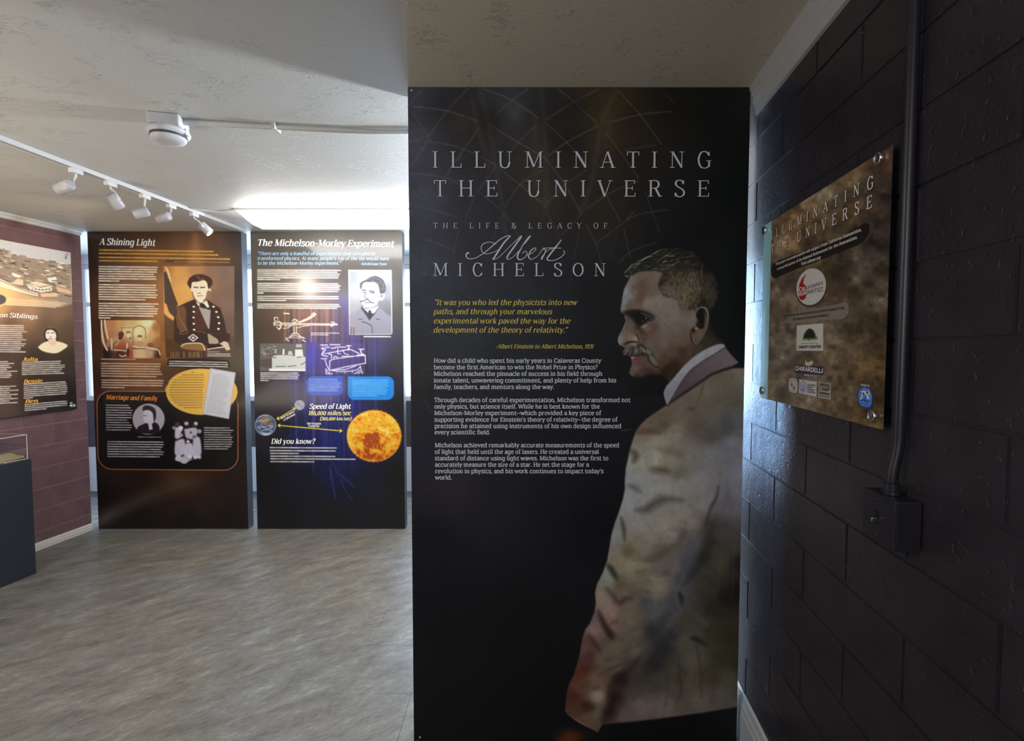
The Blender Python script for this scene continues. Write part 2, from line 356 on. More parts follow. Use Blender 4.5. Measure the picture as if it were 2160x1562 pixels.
# ------------------------------------------------------------------ lettering: serif glyphs drawn as strokes
GL = {
'A': (64, 'K 32 70 57 0;T 31 70 8 0;h 18 46 24;s 8 0;s 57 0'),
'B': (58, 'l 14 0 14 70;c 14 69 34 69 45 62 45 45 34 38 14 37;c 30 37 44 34 51 22 46 5 34 1 14 1;L 14 0;L 14 70'),
'C': (62, 'c 54 54 46 66 34 71 18 64 9 35 18 6 34 -1 48 4 56 16;T 55 70 55 52'),
'D': (66, 'l 14 0 14 70;c 14 69 34 69 50 60 58 35 50 10 34 1 14 1;L 14 0;L 14 70'),
'E': (58, 'l 14 0 14 70;h 14 50 68.5;h 14 40 36;h 14 52 1.5;T 50 70 50 55;T 52 0 52 16;T 40 44 40 28;L 14 0;L 14 70'),
'F': (54, 'l 14 0 14 70;h 14 50 68.5;h 14 40 36;T 50 70 50 55;T 40 44 40 28;s 14 0;L 14 70'),
'G': (68, 'c 55 54 47 66 34 71 18 64 9 35 18 6 34 -1 46 1 56 8;T 56 70 56 52;l 56 30 56 6;s 54 32'),
'H': (70, 'l 14 0 14 70;l 56 0 56 70;h 14 56 36;s 14 0;s 14 70;s 56 0;s 56 70'),
'I': (28, 'l 14 0 14 70;s 14 0;s 14 70'),
'J': (38, 'l 26 70 26 14;c 26 14 24 2 14 -1 5 4;s 26 70'),
'K': (64, 'l 14 0 14 70;T 14 26 52 70;K 28 42 56 0;s 14 0;s 14 70;s 52 70;s 56 0'),
'L': (54, 'l 14 0 14 70;h 14 50 1.5;T 50 0 50 18;L 14 0;s 14 70'),
'M': (86, 'T 14 0 14 70;K 16 70 43 4;T 43 4 70 70;l 72 0 72 70;s 14 0;L 14 70;s 72 0;R 72 70'),
'N': (70, 'T 14 0 14 70;K 14 70 56 2;T 56 0 56 70;s 14 0;L 14 70;s 56 70'),
'O': (68, 'o 34 35 26 35'), 'Q': (68, 'o 34 35 26 35;l 36 6 58 -10'),
'P': (56, 'l 14 0 14 70;c 14 69 36 69 48 60 48 42 36 34 14 33;s 14 0;L 14 70'),
'R': (64, 'l 14 0 14 70;c 14 69 36 69 47 61 47 45 36 37 14 36;K 34 37 54 0;s 14 0;L 14 70;R 54 0'),
'S': (54, 'c 44 56 37 68 26 71 13 66 11 51 24 40 38 32 47 20 44 6 30 -1 17 2 8 15;T 45 70 45 54;T 8 0 8 17'),
'T': (60, 'l 30 0 30 70;h 5 55 68.5;T 5 70 5 54;T 55 70 55 54;s 30 0'),
'U': (68, 'l 14 70 14 22;c 14 24 18 6 33 -1 48 5 54 24;T 54 22 54 70;s 14 70;s 54 70'),
'V': (64, 'K 7 70 32 0;T 32 0 57 70;s 7 70;s 57 70'),
'W': (92, 'K 6 70 26 0;T 26 0 46 66;K 46 66 66 0;T 66 0 86 70;s 6 70;s 86 70'),
'X': (64, 'K 8 70 56 0;T 56 70 8 0;s 8 0;s 8 70;s 56 0;s 56 70'),
'Y': (60, 'K 6 70 30 34;T 54 70 30 34;l 30 34 30 0;s 6 70;s 54 70;s 30 0'),
'Z': (56, 'h 8 50 68.5;K 48 68 8 2;h 8 50 1.5'),
'a': (50, 'c 11 39 17 48 27 50 37 46 40 35 40 30;l 40 34 40 0;c 40 29 25 29 11 22 9 12 17 1 29 1 40 12;R 40 0'),
'b': (56, 'l 13 0 13 73;c 13 38 22 48 33 50 45 42 48 25 45 8 33 0 22 2 13 12;L 13 73'),
'c': (48, 'c 41 38 34 49 25 50 12 42 9 25 12 8 26 -1 36 3 43 12'),
'd': (56, 'l 42 0 42 73;c 42 38 33 48 22 50 10 42 8 25 10 8 22 0 33 2 42 12;L 42 73;R 42 0'),
'e': (52, 'h 10 43 27;c 43 27 42 42 28 50 14 44 9 25 14 6 29 -1 43 9'),
'f': (36, 'l 17 0 17 58;c 17 56 19 69 27 74 36 71;h 5 32 48;s 17 0'),
'g': (56, 'c 42 38 33 48 22 50 10 42 8 25 10 8 22 0 33 2 42 12;l 42 49 42 -6;c 42 -6 37 -17 26 -20 11 -15;R 42 50'),
'h': (58, 'l 13 0 13 73;c 13 34 22 47 32 50 42 44 44 32;l 44 34 44 0;L 13 73;s 13 0;s 44 0'),
'i': (28, 'l 14 0 14 50;d 14 65;L 14 50;s 14 0'), 'j': (26, 'l 15 50 15 -8;c 15 -8 12 -18 2 -19;d 15 65;L 15 50'),
'k': (54, 'l 13 0 13 73;T 13 20 38 50;K 24 32 44 0;L 13 73;s 13 0;s 38 50;s 44 0'),
'l': (28, 'l 14 0 14 73;L 14 73;s 14 0'),
'm': (88, 'l 13 0 13 50;c 13 34 21 47 30 50 40 44 42 32;l 42 34 42 0;c 42 34 51 47 60 50 70 44 72 32;l 72 34 72 0;L 13 50;s 13 0;s 42 0;s 72 0'),
'n': (58, 'l 13 0 13 50;c 13 34 22 47 32 50 42 44 44 32;l 44 34 44 0;L 13 50;s 13 0;s 44 0'),
'o': (54, 'o 27 25 19 25'),
'p': (56, 'l 13 -20 13 50;c 13 38 22 48 33 50 45 42 48 25 45 8 33 0 22 2 13 12;L 13 50;s 13 -20'),
'q': (56, 'l 42 -20 42 50;c 42 38 33 48 22 50 10 42 8 25 10 8 22 0 33 2 42 12;s 42 -20'),
'r': (42, 'l 13 0 13 50;c 13 32 20 45 29 50 38 47;L 13 50;s 13 0'),
's': (44, 'c 35 39 29 48 20 50 10 45 11 33 24 26 36 19 35 6 24 -1 14 1 7 10;T 36 50 36 38;T 7 0 7 12'),
't': (38, 'l 16 64 16 12;c 16 13 19 1 28 -1 36 5;h 4 32 48'),
'u': (58, 'l 12 50 12 16;c 12 17 16 3 25 0 36 4 44 16;l 44 50 44 0;L 12 50;L 44 50;R 44 0'),
'v': (50, 'K 7 50 25 0;T 25 0 43 50;s 7 50;s 43 50'),
'w': (74, 'K 6 50 22 0;T 22 0 37 48;K 37 48 52 0;T 52 0 68 50;s 6 50;s 68 50'),
'x': (50, 'K 8 50 42 0;T 42 50 8 0;s 8 0;s 8 50;s 42 0;s 42 50'),
'y': (50, 'K 7 50 26 2;T 44 50 26 2;c 26 2 18 -17 8 -19;s 7 50;s 44 50'),
'z': (46, 'h 8 38 48;K 37 48 9 2;h 8 40 1.5'),
'0': (52, 'o 26 30 17 31'), '1': (32, 'l 17 0 17 70;l 17 70 6 60;s 17 0'),
'2': (50, 'c 9 54 16 69 30 68 40 54 30 30 9 2;h 9 42 2'),
'3': (48, 'c 9 58 18 69 32 68 38 54 30 40 18 37;c 18 37 34 36 42 20 34 3 18 -1 7 9'),
'6': (50, 'c 40 62 24 66 11 44 9 22 16 3 28 -1 40 8 42 22 34 38 24 40 12 30'),
'8': (50, 'o 25 52 14 17;o 25 17 17 18'), '9': (50, 'c 9 8 24 2 38 24 41 46 34 66 24 70 12 62 9 48 15 34 26 30 38 40'),
'.': (22, 'd 10 4'), ',': (22, 'd 10 4;l 11 4 6 -12'), ':': (22, 'd 10 4;d 10 40'), "'": (18, 'd 9 66;l 10 66 6 52'),
'-': (32, 'H 5 27 28'), '\u2014': (64, 'H 2 62 28'), '/': (34, 'T 4 -10 32 74'), '(': (28, 'c 24 76 12 54 10 28 14 4 24 -16'), ')': (28, 'c 4 76 16 54 18 28 14 4 4 -16'),
'?': (46, 'c 9 58 17 70 30 70 38 58 32 42 22 34 21 22;d 21 4'), '\u201c': (34, 'd 9 60;l 8 60 13 73;d 24 60;l 23 60 28 73'), '\u201d': (34, 'd 9 68;l 10 68 5 54;d 24 68;l 25 68 20 54'),
'&': (72, 'c 62 36 56 14 40 1 24 -1 12 8 12 20 22 32 36 44 42 56 36 69 26 70 18 62 20 50 36 26 52 6 66 0'), ' ': (24, ''),
}
STY = { 'titleb': (11, 6, 9.5, 4, 0),  # stem, thin, serif half length, serif thickness, shear, serifs?
'title': (8.2, 3.4, 8.5, 2.6, 0), 'slab': (12.5, 9.5, 10, 8, 0), 'quote': (11.5, 4.6, 6.5, 4, .24), 'head': (14.5, 5, 7.5, 5, .24),
'sans': (8.5, 7.5, 0, 0, 0), 'sansb': (15, 12, 0, 0, 0), 'book': (8.5, 5.5, 6.5, 4, .05),
}
_gc = {}
def glyph(ch, sty):
    """list of quads (4x2) in glyph units"""
    k = (ch, sty)
    if k in _gc: return _gc[k]
    W, Tn, S, t, sh = STY[sty]; q = []; lay = []
    def ribbon(pts, wf):
        pts = [np.array(p, float) for p in pts]; L = []; n = len(pts)
        for i in range(n):
            d = pts[min(i + 1, n - 1)] - pts[max(i - 1, 0)]; d = d / (np.hypot(*d) + 1e-9)
            nn = np.array([-d[1], d[0]]); wd = wf(d) / 2; L.append((pts[i] + nn * wd, pts[i] - nn * wd))
        for (a, b), (c, d) in zip(L, L[1:]): q.append([a, b, d, c])
    auto = lambda d: Tn + (W - Tn) * abs(d[1]) ** 1.4
    for c in GL.get(ch, GL['o'])[1].split(';'):
        if not c: continue
        p = c.split(); v = [float(x) for x in p[1:]]; P = list(zip(v[::2], v[1::2])); o = p[0]
        if o == 'l': ribbon(P, auto)
        elif o == 'c': ribbon(crom(P, 4), auto)
        elif o == 'o': ribbon([(v[0] + v[2] * math.cos(a), v[1] + v[3] * math.sin(a)) for a in np.linspace(0, 2 * math.pi, 25)], auto)
        elif o == 'K': ribbon(P, lambda d: W * 1.08)
        elif o == 'T': ribbon(P, lambda d: Tn)
        elif o == 'h': ribbon([(v[0], v[2]), (v[1], v[2])], lambda d: max(Tn * .9, 3))
        elif o == 'H': ribbon([(v[0], v[2]), (v[1], v[2])], lambda d: max(W * .7, 4))
        elif o == 'd': r = W * .62; q.append([np.array((v[0] - r, v[1])), np.array((v[0], v[1] - r)), np.array((v[0] + r, v[1])), np.array((v[0], v[1] + r))]); r *= .72; q.append([np.array((v[0] - r, v[1] - r)), np.array((v[0] + r, v[1] - r)), np.array((v[0] + r, v[1] + r)), np.array((v[0] - r, v[1] + r))])
        elif o in 'sLR' and t:
            x, y = v; a = x - S - W * .25 if o in 'sL' else x - W / 2; b = x + S + W * .25 if o in 'sR' else x + W / 2
            y0, y1 = (y, y + t) if y <= 0 else (y - t, y)
            q.append([np.array((a, y0)), np.array((b, y0)), np.array((b, y1)), np.array((a, y1))])
        nl = (lay[-1] + 1) if lay else 0; lay += [nl] * (len(q) - len(lay))
        if o == 'd': lay[-1] += 1
    q = np.array(q) if q else np.zeros((0, 4, 2))
    if len(q): q[..., 0] += q[..., 1] * sh; q = np.concatenate([q, np.broadcast_to(np.array(lay, float)[:, None, None], (len(q), 4, 1))], -1)
    _gc[k] = q; return q
class Ink:
    def __init__(s, pl, off=.0014): s.pl = pl; s.off = off; s.q = []
    def text(s, txt, p0, p1, h, sty='slab', track=False, hr=70.0):
        """baseline from photo px p0 to p1; h = cap height in px at p0"""
        a0 = np.array(s.pl.ab(*p0, s.off)); a1 = np.array(s.pl.ab(*p1, s.off)); at = np.array(s.pl.ab(p0[0], p0[1] - h, s.off))
        hm = at[1] - a0[1]; u = hm / hr; L = np.linalg.norm(a1 - a0); d = (a1 - a0) / L
        adv = [GL.get(c, GL['o'])[0] for c in txt]; lead = 7 if sty != 'slab' else 4; tot = sum(adv) - 2 * lead
        if track: sx = u; tr = (L - tot * u) / max(1, len(txt) - 1)
        else: sx = L / tot; tr = 0
        x = -lead * sx
        for c, ad in zip(txt, adv):
            g = glyph(c, sty)
            if len(g):
                X = x + g[..., 0] * sx; Y = g[..., 1] * u
                A = a0[0] + X * d[0]; B = a0[1] + X * d[1] + Y
                s.q.append(np.stack([A, B, g[..., 2]], -1))
            x += ad * sx + tr
    def ribbon(s, pts, w, n=6):
        """photo-px polyline of width w px (list or number)"""
        P = crom(pts, n) if n > 1 else pts
        W_ = np.interp(np.linspace(0, 1, len(P)), np.linspace(0, 1, len(w)), w) if hasattr(w, '__len__') else [w] * len(P)
        L = []
        for i in range(len(P)):
            a, b = P[max(i - 1, 0)], P[min(i + 1, len(P) - 1)]; dx, dy = b[0] - a[0], b[1] - a[1]; l = math.hypot(dx, dy) + 1e-9
            nx, ny = -dy / l * W_[i] / 2, dx / l * W_[i] / 2
            L.append((s.pl.ab(P[i][0] + nx, P[i][1] + ny, s.off), s.pl.ab(P[i][0] - nx, P[i][1] - ny, s.off)))
        s.nr = getattr(s, 'nr', 0) + 1; s.q.append(np.array([[(*p_, s.nr) for p_ in (L[i][0], L[i][1], L[i + 1][1], L[i + 1][0])] for i in range(len(L) - 1)]))
    def build(s, name, m, parent):
        Q = np.concatenate(s.q).reshape(-1, 3); O = np.array(s.pl.O + s.pl.N * s.off); U = np.array(s.pl.U)
        P = O + Q[:, :1] * U + Q[:, 1:2] * np.array([0, 0, 1.]) + Q[:, 2:] * 2.2e-5 * np.array(s.pl.N)
        n = len(P) // 4
        me = bpy.data.meshes.new(name); me.from_pydata(P.tolist(), [], np.arange(n * 4).reshape(n, 4).tolist()); me.materials.append(m)
        o = obj(name, me, None, parent, kind='stuff')
        o.matrix_parent_inverse = (Matrix.Translation(parent.location) @ parent.rotation_euler.to_matrix().to_4x4()).inverted()
        return o
def keep(o, parent):
    o.parent = parent; o.matrix_parent_inverse = (Matrix.Translation(parent.location) @ parent.rotation_euler.to_matrix().to_4x4()).inverted(); return o
# ------------------------------------------------------------------ room shell
def struct(name, bm, m, parent=None): return obj(name, bm2me(bm), m, parent, kind='structure')
# floor: slab with separate tiles
bm = bmesh.new(); box(bm, -4.6, 1.6, -2.2, 5.3, -.06, -.004)
floor = struct('floor', bm, NT('floor joint', L4((84, 81, 77)), .6).m)
rowY = [.72, 1.075, 1.43, 1.785, 2.127, 2.483, 2.830, 3.185, 3.565, 3.93, 4.29, 4.65, 5.0]
tm = {}
for r in range(-7, len(rowY) - 1):
    y0 = rowY[r] if r >= 0 else .72 + .355 * r; y1 = rowY[r + 1] if r + 1 >= 0 and r >= 0 else y0 + .355
    dh = round(y1 - y0, 3); k = 'full'
    if r < 0 and r < -1: continue
    off = [-.1, .42, .22, .61, .05, .33, .5, .12][r % 8]
    x = -4.6 + off - .71
    while x < 1.5:
        x0, x1 = max(x, -4.5), min(x + .71, 1.5)
        if x1 - x0 > .05:
            key = (round(x1 - x0, 3), dh)
            if key not in tm:
                bm = bmesh.new(); box(bm, 0, x1 - x0 - .0007, 0, dh - .0007, -.004, 0, 0)
                bmesh.ops.bevel(bm, geom=[e for e in bm.edges if all(v.co.z > -.001 for v in e.verts)], offset=.0006, segments=1, affect='EDGES')
                tm[key] = bm2me(bm, name='tile')
            obj('tile', tm[key], MAT['tile'], floor, loc=(x0, y0, 0))
        x += .71
# ceiling, two sheets meeting in line with the near panel
dx, dy = -.292 + .371, 1.392 - 1.848
def slab(name, pts, z0, z1, m):
    bm = bmesh.new(); a = [bm.verts.new((x, y, z0)) for x, y in pts]; b = [bm.verts.new((x, y, z1)) for x, y in pts]; n = len(pts)
    bm.faces.new(a); bm.faces.new(b)
    for i in range(n): bm.faces.new((a[i], a[(i + 1) % n], b[(i + 1) % n], b[i]))
    return struct(name, bm, m)
seam = lambda Y: -.371 + (Y - 1.848) * dx / dy
slab('ceiling', [(-4.6, -2.2), (seam(-2.2), -2.2), (seam(1.86), 1.86), (1.6, 1.86), (1.6, 5.3), (-4.6, 5.3)], CEIL, CEIL + .1, MAT['ceiling'])
slab('ceiling_entry', [(seam(-2.2), -2.2), (1.6, -2.2), (1.6, 1.86), (seam(1.86), 1.86)], CEIL - .003, CEIL + .1, MAT['ceiling2'])
# block walls
def block_wall(name, X0, U, inward, zs, ph, y0, y1, m, ymin, ymax, thick=.15, L=.4125, mm=None, gv=.0015, gh=.0015):
    """wall plane X = X0 + U*Y; inward = -1 faces -X, +1 faces +X"""
    ax = Vector((U, 1, 0)).normalized(); nr = Vector((inward, -inward * U, 0)).normalized()
    bm = bmesh.new()
    def P(y, off, z): return Vector((X0 + U * y, y, z)) + nr * off
    vs = [bm.verts.new(P(y, o_, z)) for y in (ymin, ymax) for o_ in (-.0028, -thick) for z in (0, CEIL)]
    for f in [(0, 1, 3, 2), (4, 6, 7, 5), (0, 4, 5, 1), (2, 3, 7, 6), (0, 2, 6, 4), (1, 5, 7, 3)]: bm.faces.new([vs[i] for i in f])
    wl = struct(name, bm, mm or m)
    k_ = math.sqrt(1 + U * U); cache = {}
    for ci, (z0, z1) in enumerate(zip(zs, zs[1:])):
        off = ph[ci % 2]; kk = math.floor((y0 - off) / L)
        y = off + kk * L
        while y < y1:
            a, b = max(y, ymin), min(y + L, y1)
            if b - a > .04:
                key = (round(b - a, 3), round(z1 - z0, 4), ci % 3 if b - a > .4 else 0)
                if key not in cache:
                    bm = bmesh.new(); h = z1 - z0; Lw = (b - a) * k_
                    box(bm, gv, Lw - gv, -.022, 0, gh, h - gh)
                    fr = [f for f in bm.faces if all(v.co.y > -.001 for v in f.verts)]
                    bmesh.ops.bevel(bm, geom=[e for f in fr for e in f.edges], offset=.0028, segments=2, affect='EDGES')
                    for v in bm.verts:
                        if v.co.y > -.001: v.co.y += random.uniform(-.0006, .0008)
                    cache[key] = bm2me(bm, name='block')
                o = obj('block', cache[key], m, wl)
                X = ax; Z = Vector((0, 0, 1)); 
                if nr.dot(Vector((0, 0, 1)).cross(X)) > 0: M4 = Matrix((X, nr, Z)).transposed().to_4x4(); org = P(a, 0, z0)
                else: M4 = Matrix((-X, nr, Z)).transposed().to_4x4(); org = P(b, 0, z0)
                M4.translation = org + nr * random.uniform(-.0006, .0008); o.matrix_local = M4
            y += L
    return wl
zr = [1.109 - .143 * n for n in range(8, 0, -1)] + [1.109 + .1388 * n for n in range(0, 11)]; zr = [EYE + (z - EYE) * S_R for z in zr]; zr = [0] + [z for z in zr if .01 < z < CEIL - .03] + [CEIL]
wallR = block_wall('wall_right', WX, WU, -1, zr, (1.341 * S_R, 1.545 * S_R), .05, 4.95, MAT['right_paint'], -2.2, 5.0, L=.4125 * S_R)
zl = [0] + [.134 + .1588 * n for n in range(0, 15)]; zl = [z for z in zl if z < CEIL - .03] + [CEIL]
wallL = block_wall('wall_left', LX, LU, 1, zl, (3.62, 3.82), 1.3, 4.095, MAT['left_paint'], -2.2, 4.095, mm=MAT['lmortar'], gv=.0006, gh=.0020)
# hidden back wall and an added light blocker
bm = bmesh.new(); box(bm, -4.75, 1.7, -2.35, -2.2, 0, CEIL); struct('wall_back', bm, MAT['white_wall'])
bm = bmesh.new(); box(bm, -1.42, -1.30, -2.2, .10, 0, CEIL); struct('wall_entry', bm, MAT['right_paint'])  # unseen partition added to block gallery light from the right side
# window wall behind the far panels
YB = 5.2
bm = bmesh.new(); box(bm, -4.6, 1.5, YB, YB + .12, 0, .47); box(bm, -4.6, 1.5, YB, YB + .12, 2.36, CEIL)
box(bm, -4.6, -4.45, YB, YB + .12, .47, 2.36); box(bm, .9, 1.5, YB, YB + .12, .47, 2.36)
struct('wall_front', bm, MAT['white_wall'])
bm = bmesh.new(); box(bm, -4.6, -4.46, 4.095, YB, 0, CEIL); struct('wall_recess', bm, MAT['white_wall'])
for i in range(4):
    x0 = -4.45 + i * 1.3375; x1 = x0 + 1.3375
    bm = bmesh.new()
    box(bm, x0, x0 + .045, YB + .02, YB + .08, .95, 2.36, .004); box(bm, x1 - .045, x1, YB + .02, YB + .08, .95, 2.36, .004)
    box(bm, x0 + .045, x1 - .045, YB + .02, YB + .08, 2.31, 2.36, .004); box(bm, x0 + .045, x1 - .045, YB + .02, YB + .08, .95, 1.0, .004)
    box(bm, x0 + .045, x1 - .045, YB + .03, YB + .07, 1.93, 1.97, .003)
    wn = struct('window_%d' % (i + 1), bm, MAT['white_metal'])
    bm = bmesh.new(); box(bm, x0 + .045, x1 - .045, YB + .046, YB + .050, 1.0, 2.31); obj('pane', bm2me(bm), MAT['glass'], wn)
    bm = bmesh.new(); box(bm, x0, x1, YB + .0, YB + .10, .47, .95, .004); obj('spandrel_panel', bm2me(bm), NT('dark spandrel', L4((70, 64, 66)), .5).m, wn)
# crown and base trims
def sweep(name, X0, U, inward, prof, y0, y1, m):
    nr = Vector((inward, -inward * U, 0)).normalized(); bm = bmesh.new()
    A = [bm.verts.new(Vector((X0 + U * y0, y0, z)) + nr * o_) for o_, z in prof]; B = [bm.verts.new(Vector((X0 + U * y1, y1, z)) + nr * o_) for o_, z in prof]
    n = len(prof)
    for i in range(n): bm.faces.new((A[i], A[(i + 1) % n], B[(i + 1) % n], B[i]))
    bm.faces.new(A); bm.faces.new(B); return struct(name, bm, m)
c0 = CEIL - .003
sweep('trim_1', WX, WU, -1, [(0, c0), (.034, c0), (.034, c0 - .012), (.028, c0 - .020), (.028, c0 - .026), (.022, c0 - .034), (.020, c0 - .042), (.024, c0 - .048), (.016, c0 - .062), (.012, c0 - .078), (.010, c0 - .094), (0, c0 - .096)], -2.0, 1.86, MAT['trim'])
sweep('trim_2', LX, LU, 1, [(0, CEIL), (.03, CEIL), (.028, CEIL - .012), (.018, CEIL - .02), (.014, CEIL - .036), (0, CEIL - .04)], -2.0, 4.09, MAT['trim'])
sweep('baseboard_right', WX, WU, -1, [(0, 0), (.016, 0), (.016, .125), (.013, .135), (.013, .15), (.009, .162), (.007, .185), (0, .192)], -2.0, 4.9, MAT['trim'])
sweep('baseboard_left', LX, LU, 1, [(0, 0), (.013, 0), (.013, .030), (.010, .034), (.010, .044), (.005, .056), (0, .058)], -2.0, 4.09, MAT['ltrim'])

# ------------------------------------------------------------------ ceiling things
# long lamp
def lamp():
    yn = un_z(700, 439, CEIL).y; x0 = un_z(492, 439, CEIL).x; x1 = .10
    y0, y1 = yn, yn + .20; z1 = CEIL; z0 = CEIL - .100
    t = empty('ceiling_light', ((x0 + x1) / 2, (y0 + y1) / 2, CEIL), 'long glowing white lamp box on the ceiling above the two far panels', 'light')
    bm = bmesh.new(); box(bm, x0, x1, y0 - .004, y1 + .004, z1 - .014, z1, .002); keep(obj('housing', bm2me(bm), MAT['white_metal']), t)
    bm = bmesh.new()
    pr = [(y0, z1 - .014), (y0 + .002, z0 + .03), (y0 + .03, z0), (y1 - .03, z0), (y1 - .002, z0 + .03), (y1, z1 - .014)]
    A = [bm.verts.new((x0 + .004 + (z1 - z) * 1.1, y, z)) for y, z in pr]; B = [bm.verts.new((x1 - .004, y, z)) for y, z in pr]
    for i in range(len(pr)): bm.faces.new((A[i], A[(i + 1) % 6], B[(i + 1) % 6], B[i]))
    bm.faces.new(A); bm.faces.new(B); keep(obj('diffuser', bm2me(bm), MAT['tube']), t)
    return x0, yn
lx, ly = lamp()
# smoke detector on its round box, with conduit
cx, cy = -1.405, 2.10
t = empty('smoke_detector', (cx, cy, CEIL), 'white smoke detector on a boxed base on the ceiling', 'smoke detector')
bm = bmesh.new(); box(bm, -.058, .058, -.058, .058, -.044, 0, .006, Matrix.Rotation(.25, 4, 'Z')); obj('base_box', bm2me(bm), MAT['plastic'], t)
bm = bmesh.new(); lathe(bm, [(0, -.044), (.062, -.044), (.074, -.050), (.078, -.058), (.076, -.066), (.066, -.070), (.064, -.082), (.056, -.094), (.030, -.098), (0, -.098)], 40)
obj('sensor_body', bm2me(bm, True), MAT['plastic'], t)
bm = bmesh.new(); lathe(bm, [(.0668, -.0705), (.0662, -.0795), (.060, -.0795), (.060, -.0705)], 40); obj('vent_ring', bm2me(bm), MAT['dark_edge'], t)
bm = bmesh.new(); box(bm, .058, .078, -.012, .012, -.070, -.046, .002); obj('side_tab', bm2me(bm), MAT['plastic'], t)
bm = bmesh.new(); tube(bm, [(cx + .06, cy + .01, CEIL - .013), (-.6, 2.20, CEIL - .013), (.86, 2.215, CEIL - .013)], .011, 14)
tt = obj('ceiling_conduit', bm2me(bm, True), MAT['ceiling'], label='slim conduit running along the ceiling from the smoke detector', cat='conduit')
bm = bmesh.new(); box(bm, -1.0, -.985, 2.13, 2.19, CEIL - .026, CEIL, .001); keep(obj('strap', bm2me(bm), MAT['ceiling']), tt)
# track with five heads
zr_ = CEIL - .012
Pa = un_z(0, 293, zr_); Pb = un_z(513, 486, zr_); Pb.y = min(Pb.y, 4.10); dr = (Pb - Pa).normalized(); Pn = Pa - dr * 1.6
t = empty('light_track', tuple(Pb), 'white ceiling light track above the left panels', 'light track')
Mx = Matrix.Translation(Pn) @ dr.to_track_quat('X', 'Z').to_matrix().to_4x4(); Ln = (Pb - Pn).length
bm = bmesh.new(); box(bm, 0, Ln, -.018, .018, .0, .012, 0, Mx); box(bm, 0, Ln, -.018, -.007, -.010, 0, 0, Mx); box(bm, 0, Ln, .007, .018, -.010, 0, 0, Mx)
keep(obj('rail', bm2me(bm), MAT['white_metal']), t)
bm = bmesh.new(); box(bm, Ln, Ln + .008, -.0185, .0185, -.0105, .012, .001, Mx); keep(obj('end_cap', bm2me(bm), MAT['plastic']), t)
bm = bmesh.new(); q = un_z(400, 438, CEIL - .004); tube(bm, [q, un_z(430, 443, CEIL - .004), un_z(460, 446, CEIL - .004), (lx + .01, ly + .03, CEIL - .006)], .004, 8)
obj('lamp_cord', bm2me(bm, True), MAT['plastic'], label='thin white cord on the ceiling between the track and the long lamp', cat='cord')
heads = [((164, 358), (137, 394), (-1, .10, -.42), 'nearest the frame edge, aimed at the wall poster', 30),
         ((240.6, 385), (243, 424), (.15, .50, -.70), 'second in the row, head tipped towards the room', 22),
         ((312, 412), (298, 449), (-.80, -.45, -.42), 'third in the row, its lit mouth showing', 60),
         ((368.7, 432.5), (346, 459), (-.95, .12, -.32), 'fourth in the row, aimed at the wall corner', 30),
         ((419.9, 450.5), (433, 482), (.62, .15, -.62), 'last in the row, tipped down towards the blue panel', 30)]
for (ax_, ay_), (bx_, by_), d, tx, pw in heads:
    A0 = un_z(ax_, ay_, zr_ - .012)
    # keep the adapter on the rail
    k = (A0 - Pa).dot(dr); A0 = Pa + dr * k; A0.z = zr_ - .010
    H = un_y(bx_, by_, A0.y); d = Vector(d).normalized()
    t = empty('track_spotlight', tuple(A0), 'white cylinder track spotlight, ' + tx, 'spotlight', 'spotlights on the ceiling track')
    bm = bmesh.new(); Ma = Matrix.Translation((0, 0, 0)) @ dr.to_track_quat('X', 'Z').to_matrix().to_4x4()
    box(bm, -.030, .030, -.014, .014, -.022, .004, .002, Ma); obj('adapter', bm2me(bm), MAT['plastic'], t)
    Hl = H - A0; piv = Hl - d * .012
    side = d.cross(Vector((0, 0, 1))).normalized()
    bm = bmesh.new(); tube(bm, [(0, 0, -.02), (0, 0, -.034), tuple(Vector((0, 0, -.034)) * .4 + (piv + side * .030) * .6 + Vector((0, 0, .012))), tuple(piv + side * .035 + Vector((0, 0, .004))), tuple(piv + side * .031)], .0055, 10)
    lathe(bm, [(0, -.006), (.011, -.006), (.011, .004), (0, .004)], 14, Matrix.Translation(piv + side * .031) @ side.to_track_quat('Z', 'Y').to_matrix().to_4x4())
    obj('yoke', bm2me(bm, True), MAT['plastic'], t)
    Mh = Matrix.Translation(Hl) @ d.to_track_quat('Z', 'Y').to_matrix().to_4x4()
    bm = bmesh.new(); lathe(bm, [(0, -.042), (.018, -.042), (.026, -.037), (.029, -.028), (.0295, .040), (.028, .041), (.027, .036), (.021, .016), (0, .014)], 32, Mh)
    obj('lamp_head', bm2me(bm, True), MAT['head'], t)
    bm = bmesh.new(); lathe(bm, [(0, .028), (.0235, .028)], 24, Mh); obj('lens', bm2me(bm), MAT['lens'], t)
    spot('spot_beam', H + d * .055, d, pw, (1, .78, .50), 75, .8, .02)
# the next track head, out of view at the left: its glint shows in the blue panel
spot('spot_beam_out', (-2.80, 1.32, 2.385), (1.18, 2.80, -.42), 30, (1, .88, .66), 60, .9, .08)
spot('spot_beam_out_b', (-2.98, .80, 2.30), (1.3, 3.3, -.35), 20, (1, .90, .72), 50, .9, .09)

